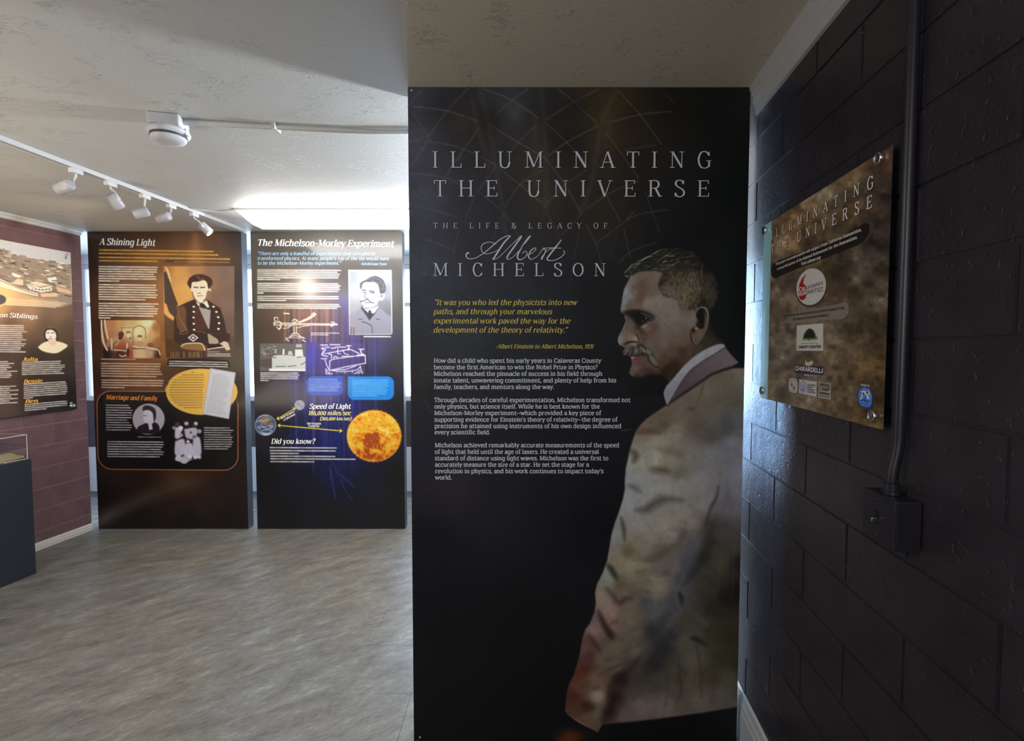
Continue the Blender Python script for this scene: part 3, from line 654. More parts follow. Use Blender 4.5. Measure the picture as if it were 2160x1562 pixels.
# ------------------------------------------------------------------ conduit and switch box on the right wall
nR = Vector((-1, WU, 0)).normalized(); aR = Vector((WU, 1, 0)).normalized()
def PR(y, off, z): return Vector((WX + WU * y, y, z)) + nR * off
yc = .943 * S_R; zs_ = lambda z: EYE + (z - EYE) * S_R
bm = bmesh.new(); bx = PR(.891 * S_R, 0, zs_(1.14))
Mb = Matrix((aR, nR, Vector((0, 0, 1)))).transposed().to_4x4(); Mb.translation = bx
t = empty('switch_box', tuple(bx), 'square dark painted metal box at the foot of the wall conduit', 'junction box')
box(bm, 0, .103, .001, .046, 0, .097, .002, Mb); keep(obj('box_body', bm2me(bm), MAT['dark_paint']), t)
bm = bmesh.new(); box(bm, -.001, .104, .046, .0495, -.001, .098, .0012, Mb)
keep(obj('cover_plate', bm2me(bm), MAT['dark_paint']), t)
bm = bmesh.new(); box(bm, .050, .060, .0493, .0506, .036, .062, 0, Mb); keep(obj('toggle_slot', bm2me(bm), MAT['black']), t)
bm = bmesh.new(); box(bm, .0525, .0575, .050, .060, .040, .048, .001, Mb); keep(obj('toggle', bm2me(bm), MAT['chrome']), t)
for zz in (.012, .086):
    bm = bmesh.new(); lathe(bm, [(0, .0012), (.0035, .001), (.0038, 0)], 12, Mb @ Matrix.Translation((.055, .0495, zz)) @ Matrix.Rotation(-math.pi / 2, 4, 'X')); keep(obj('screw', bm2me(bm, True), MAT['dark_paint']), t)
zb_ = zs_(1.14) + .098
t = empty('wall_conduit', tuple(PR(yc, .014, CEIL)), 'dark painted conduit pipe running down the block wall', 'conduit')
bm = bmesh.new(); path = crom([(PR(yc, .014, CEIL - .05)), (PR(yc, .014, 2.0)), (PR(yc, .014, 1.5)), (PR(yc, .014, zs_(1.36))), (PR(yc, .0155, zs_(1.32))), (PR(yc, .023, zs_(1.275))), (PR(yc, .0245, zs_(1.25))), (PR(yc, .0245, zb_))], 5)
tube(bm, path, .0112, 16); keep(obj('pipe', bm2me(bm, True), MAT['dark_paint']), t)
bm = bmesh.new(); lathe(bm, [(.0112, 0), (.017, 0), (.017, .006), (.0145, .008), (.0145, .022), (.0112, .024)], 20, Matrix.Translation(PR(yc, .0245, zb_))); keep(obj('connector', bm2me(bm), MAT['dark_paint']), t)
for zz in (2.20,):
    Ms = Matrix((aR, nR, Vector((0, 0, 1)))).transposed().to_4x4(); Ms.translation = PR(yc, 0, zz)
    bm = bmesh.new(); box(bm, -.032, -.012, 0, .004, -.010, .010, .001, Ms); box(bm, .012, .032, 0, .004, -.010, .010, .001, Ms)
    lathe(bm, [(.0114, -.010), (.0135, -.010), (.0135, .010), (.0114, .010)], 20, Matrix.Translation(PR(yc, .014, zz))); keep(obj('strap', bm2me(bm), MAT['dark_paint']), t)

# ------------------------------------------------------------------ display case at the left edge
cF = un_z(77, 1208, 0); aL = Vector((LU, 1, 0)).normalized(); nL = Vector((-1, LU, 0)).normalized()
Mc = Matrix((aL, nL, Vector((0, 0, 1)))).transposed().to_4x4(); Mc.translation = cF
t = empty('display_case', tuple(cF), 'dark blue-grey pedestal display case with a clear cover beside the left wall', 'display case')
HC = .772
bm = bmesh.new(); box(bm, -.62, 0, 0, .355, 0, HC, .002, Mc); keep(obj('pedestal', bm2me(bm), NT('dark slate laminate', L4((36, 42, 50)), .45).m), t)
bm = bmesh.new(); box(bm, -.61, -.01, .01, .345, HC + .0005, HC + .004, 0, Mc); keep(obj('case_deck', bm2me(bm), NT('case deck', L4((120, 92, 80)), .6).m), t)
bm = bmesh.new(); g = .005; a0, a1, b0, b1 = -.608, -.012, .012, .343; z0, z1 = HC + .004, HC + .160
for q in ((a0, a1, b0, b0 + g, z0, z1), (a0, a1, b1 - g, b1, z0, z1), (a0, a0 + g, b0 + g, b1 - g, z0, z1), (a1 - g, a1, b0 + g, b1 - g, z0, z1), (a0, a1, b0, b1, z1, z1 + g)): box(bm, *q, 0, Mc)
keep(obj('acrylic_cover', bm2me(bm), MAT['glass']), t)
em = NT('polished acrylic edge', L4((206, 198, 190)), .3).m; e = .004
bm = bmesh.new()
for q in ((a0, a1, b0 - .0006, b0 + e, z1 + g - e, z1 + g + .0006), (a0, a1, b1 - e, b1 + .0006, z1 + g - e, z1 + g + .0006), (a1 - e, a1 + .0006, b0, b1, z1 + g - e, z1 + g + .0006), (a1 - e, a1 + .0006, b0 - .0006, b0 + e, z0, z1 + g), (a1 - e, a1 + .0006, b1 - e, b1 + .0006, z0, z1 + g), (a0, a1, b0 - .0006, b0 + e, z0, z0 + .003)): box(bm, *q, 0, Mc)
keep(obj('cover_edge', bm2me(bm), em), t)
# open book inside
bo = Mc @ Vector((-.13, .16, HC + .0045)); t = empty('open_book', tuple(bo), 'cream open book lying inside the clear display case', 'book', rz=.10)
bm = bmesh.new()
n = 14; W_ = .135; Hh = .10
top = [[], []]
for s_ in (0, 1):
    for i in range(n + 1):
        x = -W_ + 2 * W_ * i / n; z = .006 + .020 * math.exp(-((abs(x) - .045) / .045) ** 2) + (.010 if abs(x) > .01 else 0)
        top[s_].append((x, (-Hh, Hh)[s_], z))
va = [bm.verts.new(p) for p in top[0]]; vb = [bm.verts.new(p) for p in top[1]]; vc = [bm.verts.new((p[0], p[1], .003)) for p in top[0]]; vd = [bm.verts.new((p[0], p[1], .003)) for p in top[1]]
for i in range(n):
    bm.faces.new((va[i], va[i + 1], vb[i + 1], vb[i])); bm.faces.new((vc[i], vc[i + 1], va[i + 1], va[i])); bm.faces.new((vd[i], vd[i + 1], vb[i + 1], vb[i])); bm.faces.new((vc[i], vc[i + 1], vd[i + 1], vd[i]))
for i in (0, n): bm.faces.new((va[i], vb[i], vd[i], vc[i]))
obj('pages', bm2me(bm), NT('cream paper', L4((226, 208, 160)), .8).m, t)
bm = bmesh.new(); box(bm, -W_ - .004, W_ + .004, -Hh - .004, Hh + .004, 0, .003, .001); obj('cover', bm2me(bm), NT('brown cloth cover', L4((96, 62, 40)), .7).m, t)
# ------------------------------------------------------------------ near panel: title, text and portrait
def zz(pts, ox, oy, s): return [(ox + x / s, oy + y / s) for x, y in pts]
def pairs(v): return list(zip(v[::2], v[1::2]))
K1 = .36
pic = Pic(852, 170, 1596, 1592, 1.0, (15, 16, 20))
pic.field([(840, 160), (1610, 160), (1610, 1600), (840, 1600)], [  # background print, with the haze of light on the panel painted in
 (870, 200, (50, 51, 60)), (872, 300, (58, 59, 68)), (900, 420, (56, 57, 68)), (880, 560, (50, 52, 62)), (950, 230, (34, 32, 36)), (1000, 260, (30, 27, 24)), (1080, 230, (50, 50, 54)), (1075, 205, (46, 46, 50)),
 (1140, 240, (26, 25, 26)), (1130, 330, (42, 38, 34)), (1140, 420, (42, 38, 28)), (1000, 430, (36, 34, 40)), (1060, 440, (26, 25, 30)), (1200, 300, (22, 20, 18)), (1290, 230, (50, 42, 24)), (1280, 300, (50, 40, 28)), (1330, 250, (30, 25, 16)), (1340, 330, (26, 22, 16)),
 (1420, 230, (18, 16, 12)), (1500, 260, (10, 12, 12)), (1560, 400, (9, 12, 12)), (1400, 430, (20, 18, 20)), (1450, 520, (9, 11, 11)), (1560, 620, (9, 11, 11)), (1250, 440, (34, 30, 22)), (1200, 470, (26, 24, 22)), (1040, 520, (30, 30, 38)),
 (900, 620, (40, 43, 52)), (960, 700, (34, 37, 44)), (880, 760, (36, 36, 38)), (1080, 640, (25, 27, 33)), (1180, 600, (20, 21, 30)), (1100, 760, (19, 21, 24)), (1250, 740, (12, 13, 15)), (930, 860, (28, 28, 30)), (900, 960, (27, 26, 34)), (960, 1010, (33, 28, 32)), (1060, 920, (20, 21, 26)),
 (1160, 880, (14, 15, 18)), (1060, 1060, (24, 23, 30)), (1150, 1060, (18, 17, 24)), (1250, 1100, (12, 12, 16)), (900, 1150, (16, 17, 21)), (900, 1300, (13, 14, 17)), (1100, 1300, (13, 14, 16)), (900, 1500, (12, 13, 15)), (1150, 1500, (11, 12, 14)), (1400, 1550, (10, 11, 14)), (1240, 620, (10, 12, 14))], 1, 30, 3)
LAT = [([0,130,90,20],.5),([30,130,230,155,430,220],.75),([130,310,240,160,370,20],.6),([460,20,640,90,800,200],.75),([520,200,640,95,740,20],.6),([920,20,1025,100,1170,240],.6),([850,210,1025,100,1180,20],.6),([500,240,680,350,850,450],.65),([310,460,350,390,440,260],.6),([130,345,330,385,560,500],.6),([620,430,680,350,790,250],.5),([850,230,980,350,1100,480],.55),([870,430,980,350,1170,250],.7),([1300,40,1430,180,1560,360],.6),([1230,230,1430,180,1620,160],.65),([1220,290,1330,440,1420,570],.5),([1330,400,1520,365],.5),([20,500,130,330],.45),([240,550,340,390],.5),([560,510,690,610,820,720],.6),([440,640,540,500],.5),([600,750,690,610,830,520],.55),([840,750,960,620,1100,520],.5),([850,450,960,600,1060,770],.55),([430,650,570,760],.5),([360,810,430,640],.45),([1100,760,1250,660,1420,590],.55),([1220,670,1310,840],.5),([1350,830,1430,790,1600,765],.55),([1460,650,1550,900],.4),([1080,780,950,920],.4),([1100,860,1160,980,1210,1180],.4),([1160,970,1310,860,1400,770],.5),([1330,880,1370,1060],.5),([1300,1090,1380,1020,1530,965],.5),([20,540,240,570,330,620],.45),([60,750,150,765,300,810],.4),([590,780,700,950],.4),([520,950,590,790],.35),([110,950,210,980,290,1030],.4),([280,1020,320,880],.35),([860,790,950,960],.4),([0,350,130,310],.4),([40,180,150,350],.35),([60,1150,180,1170],.3),([1060,880,1000,1200],.25),([1290,900,1240,1060],.25),([1560,20,1640,110],.3)]
for p, al in LAT: pic.stroke(zz(pairs(p), 860, 180, 2.919), 2.0, (104, 100, 98), 1.2, al * .72)
for p in ([440,30,500,240,540,500,590,780,600,900],[825,20,850,450,850,760],[1280,40,1190,250,1130,600,1060,780],[400,100,430,260,500,500]): pic.stroke(zz(pairs(p), 860, 180, 2.919), 9, (74, 68, 62), 5, .28)
for p in ([0,390,100,360,180,420],[0,640,90,650],[20,880,60,960,120,1010],[200,1160,330,1080]): pic.stroke(zz(pairs(p), 890, 600, 3.633), 1.5, (70, 68, 74), 1.5, .45)
for x, y, rx, ry, c, al in ((975, 260, 25, 18, (60, 48, 38), .5), (1085, 235, 18, 22, (66, 66, 68), .5), (1280, 265, 16, 26, (66, 50, 34), .5), (1130, 270, 10, 40, (72, 64, 54), .35), (1130, 350, 12, 60, (58, 50, 38), .4), (1040, 250, 22, 26, (18, 17, 16), .5), (1215, 225, 26, 22, (18, 18, 20), .5), (1010, 330, 22, 22, (26, 25, 27), .4)): pic.blob(x, y, rx, ry, c, al)
# jacket
jk = pairs([1600,770,1572,776,1540,776,1500,790,1462,815,1408,853,1385,868,1362,884,1350,897,1342,908,1334,930,1328,950,1324,970,1320,988,1318,1013,1318,1031,1314,1052,1306,1078,1297,1102,1290,1126,1285,1157,1281,1180,1272,1206,1259,1232,1255,1251,1257,1270,1254,1290,1244,1315,1235,1326,1229,1343,1222,1384,1211,1421,1200,1443,1195,1461,1192,1500,1218,1521,1250,1537,1261,1543,1271,1527,1300,1524,1392,1514,1485,1502,1600,1482])
JC = """1440,850,95,86,75 1480,820,98,90,78 1520,800,92,86,72 1560,785,105,98,85 1550,850,86,82,72 1500,880,92,86,76 1530,900,74,74,74 1560,880,82,84,90 1400,880,90,80,68 1370,893,98,84,70 1400,897,80,67,54 1350,899,105,82,70 1350,930,110,104,90 1420,910,125,118,105 1470,900,86,74,68 1350,950,128,125,112 1390,925,130,124,110 1500,915,74,74,66 1380,965,138,135,122 1350,975,136,134,124 1420,975,120,115,100 1460,950,110,106,98 1430,995,96,92,82 1350,1005,128,130,126 1500,960,112,112,112 1540,940,108,108,118 1560,1000,112,114,125 1480,1020,125,124,122 1400,1025,134,134,128 1440,1025,128,127,122 1330,1020,125,128,128 1330,1060,130,132,135 1360,1050,130,130,130 1480,1060,118,116,112 1510,1030,108,106,110 1540,1060,95,92,100 1560,1040,105,105,114 1350,1105,128,124,118 1400,1100,132,126,116 1440,1080,128,122,112 1460,1105,118,112,104 1420,1135,124,116,108 1370,1130,124,118,110 1300,1130,118,122,118 1295,1160,115,110,105 1325,1165,88,80,62 1350,1145,112,104,92 1330,1190,130,124,104 1310,1185,118,110,92 1400,1165,90,82,74 1430,1155,88,84,80 1420,1195,96,90,84 1460,1150,80,78,80 1445,1130,88,86,80 1450,1180,72,74,80 1440,1220,70,70,78 1460,1205,60,60,66 1488,1175,44,44,38 1500,1145,48,48,40 1500,1110,64,60,56 1530,1120,68,66,64 1545,1150,62,58,54 1520,1180,68,63,52 1560,1190,34,30,28 1560,1250,24,22,20 1480,1220,56,52,46 1500,1240,54,48,38 1530,1260,32,28,24 1510,1280,42,38,30 1285,1215,118,126,116 1275,1232,112,112,100 1310,1232,86,76,58 1340,1215,110,104,88 1270,1258,120,108,98 1285,1290,130,108,98 1350,1225,106,98,82 1390,1228,112,106,96 1385,1244,114,107,97 1340,1255,90,80,68 1330,1280,98,86,74 1360,1270,70,70,72 1385,1290,76,80,84 1330,1305,100,90,78 1420,1270,66,66,72 1400,1310,64,64,66 1250,1300,88,82,82 1280,1310,112,90,82 1300,1320,100,86,76 1340,1330,88,84,72 1250,1333,122,98,90 1240,1345,82,58,52 1232,1370,88,66,62 1290,1340,74,62,52 1300,1365,90,84,70 1340,1370,86,82,70 1375,1330,44,45,46 1360,1385,62,58,54 1375,1400,36,34,36 1400,1365,40,40,42 1420,1340,46,46,48 1440,1350,75,72,64 1450,1310,64,60,50 1470,1330,68,64,54 1500,1330,50,46,34 1540,1340,45,42,28 1530,1390,50,46,34 1460,1390,78,74,62 1430,1420,62,58,48 1440,1460,70,66,58 1500,1420,60,55,44 1540,1430,68,64,54 1520,1470,78,72,63 1470,1480,88,82,72 1400,1485,92,85,78 1350,1490,100,90,82 1320,1510,88,74,70 1450,1500,82,72,66 1340,1460,64,60,56 1380,1440,58,56,48 1310,1430,36,26,24 1295,1470,36,24,20 1285,1500,44,30,26 1270,1385,92,82,70 1300,1405,92,80,72 1330,1400,68,60,54 1240,1380,70,42,38 1220,1420,74,40,29 1235,1410,66,38,34 1205,1470,62,36,26 1230,1445,80,56,44 1255,1430,96,78,66 1260,1468,122,108,94 1240,1492,50,30,24 1255,1500,92,84,70 1240,1515,84,68,56 1210,1500,70,48,36 1560,1400,40,38,30 1565,1460,60,56,50"""
cps = [(float(a[0]), float(a[1]), tuple(map(float, a[2:]))) for a in (r.split(',') for r in JC.split())]
N1 = pic.noise(1, 26, 3) ; N2 = pic.noise(1, 9, 5)
pic.field(jk, cps, 1.6, 9, 3.4)
JF = [1.35, .85, 1.1]
D = lambda p, w_, c, s_=4, al=.9, tp=True: pic.stroke(pairs(p), w_ * JF[2], c, s_ * JF[0], al * JF[1], True, tp)
for a in [([1346,912,1372,909,1392,913],9,(60,40,30),5,.8),([1384,943,1405,950,1430,956,1440,962],11,(78,70,58),6,.7),([1372,988,1395,991,1412,993],13,(66,58,44),5,.8),([1332,950,1342,960,1336,974],10,(42,34,26),5,.85),
 ([1326,1022,1338,1028,1352,1038],8,(64,60,66),4,.85),([1342,1074,1362,1074,1380,1062,1404,1052,1438,1055],15,(56,52,46),6,.85),([1515,1025,1512,1046,1498,1074,1488,1108],5,(36,34,36),3,.85),([1534,1020,1536,1042,1528,1066],3,(74,72,80),3,.6),
 ([1310,1090,1315,1112,1318,1140],7,(48,44,42),3,.9),([1430,1100,1443,1098,1446,1104],4,(92,86,72),3,.6),([1360,1185,1384,1178,1404,1160,1430,1142,1445,1120],9,(72,62,50),6,.75),([1345,1204,1362,1200],6,(92,82,66),4,.6),
 ([1282,1190,1292,1204,1302,1222],11,(28,24,18),4,.95),([1390,1212,1404,1208,1410,1206],9,(72,56,46),5,.7),([1278,1240,1294,1256,1305,1270,1318,1264,1332,1260],10,(52,32,30),5,.85),([1432,1250,1438,1262,1438,1276],8,(22,10,12),3,.95),([1355,1244,1366,1248],6,(74,66,54),4,.6),
 ([1445,1232,1462,1212,1478,1190,1492,1166],9,(38,36,36),6,.6),([1262,1288,1272,1312,1288,1338,1292,1345],11,(34,18,16),4,.95),([1244,1340,1256,1358,1266,1375],9,(44,26,22),5,.8),([1288,1314,1302,1310],5,(90,44,42),3,.6),([1456,1344,1470,1348,1492,1362],9,(28,22,18),3,.85),
 ([1466,1356,1474,1384,1478,1430,1478,1470],4,(44,40,32),3,.6),([1431,1395,1434,1425,1437,1450,1434,1470],4,(50,32,26),3,.7),([1368,1396,1390,1378,1385,1410],12,(28,26,28),7,.7),([1282,1412,1300,1405,1320,1396],5,(56,48,42),3,.7),([1290,1450,1305,1430,1330,1410,1346,1390],13,(30,20,20),7,.75),
 ([1272,1524,1284,1500,1296,1470],11,(30,18,16),5,.85),([1252,1452,1262,1450],7,(56,38,32),4,.8),([1234,1486,1250,1492],8,(42,26,22),5,.8),([1512,1180,1528,1172,1548,1176],5,(42,38,28),5,.5),([1462,1120,1500,1122,1530,1105],8,(54,50,44),6,.5),([1546,1120,1548,1180,1545,1260],2,(84,80,84),2,.4),
 ([1502,1110,1492,1150,1472,1190,1452,1222],14,(40,38,33),6,.7),([1402,1300,1392,1350,1374,1400,1344,1440],24,(42,40,40),9,.55),([1275,1392,1310,1380,1346,1362],6,(54,48,40),4,.7),([1262,1424,1292,1408],5,(60,48,40),4,.6),([1405,1400,1408,1440,1404,1490],4,(52,44,36),4,.55),([1502,1372,1507,1430,1500,1480],5,(50,46,38),4,.5),
 ([1335,1182,1370,1174,1398,1162],5,(84,76,62),4,.6),([1300,1240,1340,1230,1380,1224],5,(88,80,64),4,.5),([1356,1010,1390,1018,1430,1012],6,(116,114,108),5,.5),([1400,905,1440,912,1470,930],6,(96,88,76),5,.5),([1330,1330,1352,1322,1372,1308],6,(70,66,60),4,.6),([1440,1060,1468,1076,1480,1100],5,(96,92,86),4,.5)]: D(*a)
for a in [([1196,1504,1222,1522,1260,1542],2.5,(128,100,88),1.2,.8),([1310,1524,1400,1512,1480,1500],2,(98,66,72),1.5,.7),([1300,1120,1293,1150],5,(128,134,130),4,.5),([1312,908,1330,905],2,(120,92,80),1.5,.5),([1410,1124,1420,1126],5,(150,150,140),3,.6),([1470,1300,1492,1318],6,(84,82,74),4,.5),([1375,1216,1392,1240],6,(132,126,112),4,.5),([1430,1305,1424,1330],7,(74,72,66),5,.4),([1452,1372,1457,1430,1450,1480],8,(84,78,66),5,.5),([1290,1386,1330,1374,1350,1366],5,(108,102,88),4,.6),([1350,1120,1400,1112,1440,1096],7,(136,130,120),5,.5),([1330,1206,1352,1194,1372,1190],6,(134,128,112),4,.6),([1400,1330,1430,1290,1450,1240],9,(80,82,88),6,.5),([1345,935,1380,938,1400,944],8,(138,134,122),5,.5)]: D(*a)
pic.blob(1262, 1468, 12, 14, (132, 118, 102), .6); pic.blob(1205, 1552, 26, 14, (78, 34, 18), .85); pic.blob(1195, 1565, 20, 14, (92, 40, 20), .7)
JF[:] = [1, 1, 1]
jm = pic.mask(jk, 1, *np.meshgrid(pic.x0 + np.arange(pic.W) * pic.res, pic.y0 + np.arange(pic.H) * pic.res)) if False else None
# neck, face
FC = pairs([1316,576,1330,582,1324,595,1317,608,1313.5,623,1312,635,1309.5,650,1310.5,657,1315,661,1319.7,664,1322,674,1316.6,687,1310.5,699,1304.8,711,1303.8,720,1307,727,1314.6,731,1320.7,732,1319,742,1324,749,1330,752,1332,759,1332.5,765,1332.5,771,1328.4,780,1327.4,787,1331,792,1342,797,1362,795,1384,790,1402,796,1412,806,1440,800,1480,760,1520,735,1528,726,1520,700,1510,660,1480,600,1440,560,1380,545,1330,565])
FCP = """1318,615,122,128,132 1316,635,118,124,127 1326,625,116,118,120 1322,600,112,108,102 1314,648,108,113,111 1335,592,108,100,90 1345,582,96,88,76 1340,605,90,76,62 1352,602,82,66,52 1352,620,84,66,52 1348,635,86,68,56 1336,615,104,92,84 1333,640,94,78,70 1342,650,96,80,70 1326,648,92,80,74 1370,590,98,86,70 1375,612,97,86,72 1390,590,98,88,78 1365,640,112,104,98 1390,635,114,106,100 1415,645,114,104,100 1415,618,116,106,104 1380,652,108,98,92 1400,672,106,94,86 1420,665,113,100,94 1430,690,104,94,90 1445,672,104,94,88 1326,690,92,78,70 1315,707,105,94,87 1308,718,118,113,106 1322,702,102,90,82 1330,715,112,98,90 1341,716,124,110,102 1322,727,74,54,46 1332,680,88,74,68 1328,670,80,68,62 1345,690,60,43,37 1345,702,86,72,66 1352,700,66,48,38 1362,690,104,88,84 1366,702,88,68,56 1378,690,82,66,56 1400,695,99,89,87 1357,712,78,60,50 1372,722,93,80,74 1400,720,96,83,77 1420,740,80,64,54 1430,712,93,81,75 1380,745,84,70,62 1400,758,74,57,44 1422,770,46,31,18 1410,778,40,28,20 1440,742,62,45,34 1450,700,92,78,68 1458,680,100,93,86 1460,670,105,98,88 1445,655,95,86,74 1440,722,84,68,58 1455,742,72,56,46 1450,757,66,50,40 1430,782,44,31,22 1400,787,34,24,18 1470,740,60,52,38 1490,722,46,40,32 1500,700,34,32,26 1512,680,20,20,18 1515,715,40,38,29 1500,670,20,20,18 1335,760,98,63,61 1350,760,88,59,57 1365,765,76,60,52 1338,776,96,80,76 1350,787,74,54,50 1333,786,84,72,66 1365,782,58,42,36 1388,777,62,46,37 1345,795,34,26,23 1370,795,26,20,18 1380,765,84,71,59 1375,754,90,80,66 1390,768,72,56,44 1360,745,60,54,48"""
pic.field(FC, [(float(a[0]), float(a[1]), tuple(map(float, a[2:]))) for a in (r.split(',') for r in FCP.split())], .9, 4.5, 3.6)
# neck behind ear and shadow under the chin fade to black
for p, c, s_, al in (([1331,793,1345,797,1365,791,1385,789,1400,795,1408,803,1402,830,1330,830], (13, 13, 14), 4, .95), ([1496,600,1540,600,1545,740,1528,724,1512,712,1500,690,1497,660], (11, 12, 12), 6, .95), ([1300,735,1318,734,1316,748,1328,754,1330,762,1328,774,1322,790,1300,800], (12, 13, 15), .8, 1)):
    pic.poly(pairs(p), c, s_, al, True)
# hair
hair = pairs([1315,576,1331,565,1341,556,1351,550,1374,540,1384,530,1392,525,1420,522,1445,527,1466,538,1480,550,1490,566,1506,580,1512,596,1513,625,1506,645,1496,655,1488,648,1476,648,1466,652,1452,652,1440,651,1431,641,1427,631,1415,629,1403,626,1393,618,1389,607,1388,597,1393,586,1398,576,1384,571,1366,571,1347,573,1336,579,1325,582,1318,580])
HC = """1320,575,30,30,26 1340,565,24,24,20 1370,556,20,20,17 1400,545,24,24,20 1400,565,42,40,32 1420,540,20,20,17 1450,540,22,21,17 1470,556,26,24,18 1430,560,34,32,24 1440,575,48,42,30 1400,582,46,38,28 1395,600,44,36,32 1405,612,100,88,84 1412,600,84,72,62 1430,600,72,64,48 1450,590,76,70,56 1450,610,92,84,66 1440,630,98,92,72 1440,645,92,84,66 1460,630,88,80,62 1470,610,78,68,52 1480,590,56,50,38 1470,640,52,46,36 1480,635,30,26,22 1495,600,52,48,42 1500,620,56,54,46 1505,600,30,28,24 1505,640,46,44,38 1490,570,22,20,16 1478,645,22,18,15"""
pic.field(hair, [(float(a[0]), float(a[1]), tuple(map(float, a[2:]))) for a in (r.split(',') for r in HC.split())], 2.2, 5, 3.2)
rg = random.Random(4)
def flow(x, y):   # hair direction
    if y < 575 - (x - 1330) * .05 and x < 1470: return (1, -.42 + (x - 1320) / 420)
    return (.18 * math.sin(x / 7), 1)
X_, Y_ = np.meshgrid(np.arange(1310, 1520, 2.), np.arange(518, 660, 2.)); hm = pic.mask(hair, 1.5, X_, Y_)
for k in range(1150):
    x, y = rg.uniform(1316, 1512), rg.uniform(524, 652); j = int((y - 518) / 2); i = int((x - 1310) / 2)
    if hm[j, i] < .9: continue
    dx, dy = flow(x, y); L_ = rg.uniform(4, 11) * (1.3 if y < 570 else 1); q = [(x, y)]
    for s_ in range(3): x += dx * L_ / 3 + rg.uniform(-.5, .5); y += dy * L_ / 3 + rg.uniform(-.4, .4); q.append((x, y)); dx, dy = flow(x, y)
    if rg.random() < .52: c = (14, 13, 10)
    elif y < 572: c = rg.choice([(118, 118, 102), (92, 90, 74), (70, 66, 50)])
    else: c = rg.choice([(132, 124, 104), (112, 104, 82), (118, 112, 110), (92, 78, 52)])
    if x > 1484: c = tuple(v * .6 for v in c)
    pic.stroke(q, rg.uniform(.7, 1.5), c, .8, rg.uniform(.35, .8), True, True)
for p, c, w_ in (([1316,575,1327,566,1334,558,1350,555],(150,152,146),2),([1341,554,1354,548,1368,541,1376,540],(172,174,168),2),([1372,538,1382,533,1394,526],(150,152,146),1.6),([1334,565,1344,558,1352,555],(140,142,132),1.3),([1383,556,1395,545,1408,537,1420,529],(120,120,104),1.4),([1398,553,1406,550],(150,150,136),1.8),([1404,566,1420,558,1436,549],(110,110,96),1.6),([1320,582,1325,583],(150,152,146),2),([1404,540,1422,540],(110,112,98),1.2),([1438,543,1460,541],(74,72,58),1.3)): pic.stroke(pairs(p), w_, c, .8, .85, True, True)
for p in ([1390,600,1394,612,1402,622,1412,628],[1400,607,1404,618,1414,626],[1430,640,1440,652,1452,652]): pic.stroke(pairs(p), 1.1, (44, 34, 26), .8, .7)
# brow, eye, folds
D([1316,660,1332,656,1350,657,1364,661,1376,668],7,(14,12,10),4,.85,False); pic.poly(pairs([1322,661,1335,656,1352,657,1364,662,1372,670,1366,677,1356,685,1347,686,1340,678,1331,669]), (13, 11, 10), 4.5, .95, True); D([1366,655,1376,660,1386,668],4,(74,58,48),3,.6)
pic.blob(1348, 672, 11, 8.5, (12, 10, 9), 1); pic.blob(1354, 674, 9, 5.5, (13, 11, 9), .9); pic.blob(1338, 664, 12, 6, (16, 12, 10), .7)
for p, w_, c in (([1353,660,1362,663,1372,668],2,(84,84,74)),([1357,665,1366,669],1.3,(74,72,62)),([1370,672,1378,672],1.2,(70,62,54))): pic.stroke(pairs(p), w_, c, .7, .85)
D([1362,670,1372,676,1382,672],2.2,(30,20,14),1.2,.9); pic.oval(1362.5, 671, 1.6, 1.6, (96, 96, 92)); pic.oval(1355.5, 677, 2, 1.2, (84, 86, 78), .7, .9, .3)
pic.blob(1358, 688, 4, 2.4, (152, 136, 126), .8, -.4); pic.blob(1362, 684, 2.2, 1.8, (150, 136, 128), .7); pic.blob(1368, 694, 3.5, 1.6, (128, 112, 104), .7, -.4)
D([1343,684,1349,694,1356,701,1364,705],3,(52,36,28),2.5,.8); D([1322,672,1332,672],1,(58,46,40),1,.7)
D([1318,728,1322,723,1330,720.5,1342,721,1346,724],3.2,(18,11,9),1.2,.95); D([1341,703,1346,711,1348,722,1356,730,1366,738,1376,747,1383,757,1387,768],2.6,(34,22,16),2.2,.7)
D([1343,706,1347,713,1348,720],2.5,(30,20,16),2,.6,True)
D([1315,731,1322,730,1330,726,1340,725.5],2,(140,124,114),1,.8); D([1309,700,1305,712,1304,720,1308,727],1.6,(140,142,134),1,.7); D([1320.5,668,1320,680,1312,696],1.8,(138,142,134),1,.75); D([1318,664,1320,672],1.5,(150,150,138),.8,.8)
D([1312,640,1310,656,1316,662],2,(132,138,134),1.5,.5)
pic.blob(1338, 713, 6, 4, (134, 120, 112), .5)
ms = pairs([1318,746,1320,737,1326,733,1340,731,1346,725,1354,725,1362,733,1372,741,1379,750,1372,752,1364,747,1352,749,1336,750,1326,749])
pic.poly(ms, (48, 44, 40), 1.2, 1, True)
for k in range(95):
    t_ = rg.random(); x = 1319 + t_ * 52; y = 733 + rg.uniform(-2, 6) + max(0, t_ - .6) * 18 - (3 if .45 < t_ < .75 else 0); dx = -5 if t_ < .35 else (rg.uniform(-2, 2) if t_ < .62 else 5)
    pic.stroke([(x, y), (x + dx * .5, y + 5), (x + dx, y + rg.uniform(7, 11) - max(0, t_ - .5) * 6)], 1.1, rg.choice([(150, 148, 142), (120, 116, 108), (26, 24, 22), (24, 22, 20), (96, 90, 80)]), .7, .8)
pic.poly(pairs([1370,748,1376,750,1384,760,1388,768,1384,770,1376,766,1371,758]), (96, 90, 76), 1.5, .8, True)
D([1329,750.5,1340,750,1354,748,1364,748,1368,756,1372,764,1380,771,1394,777],3,(20,14,12),2.4,.75,True)
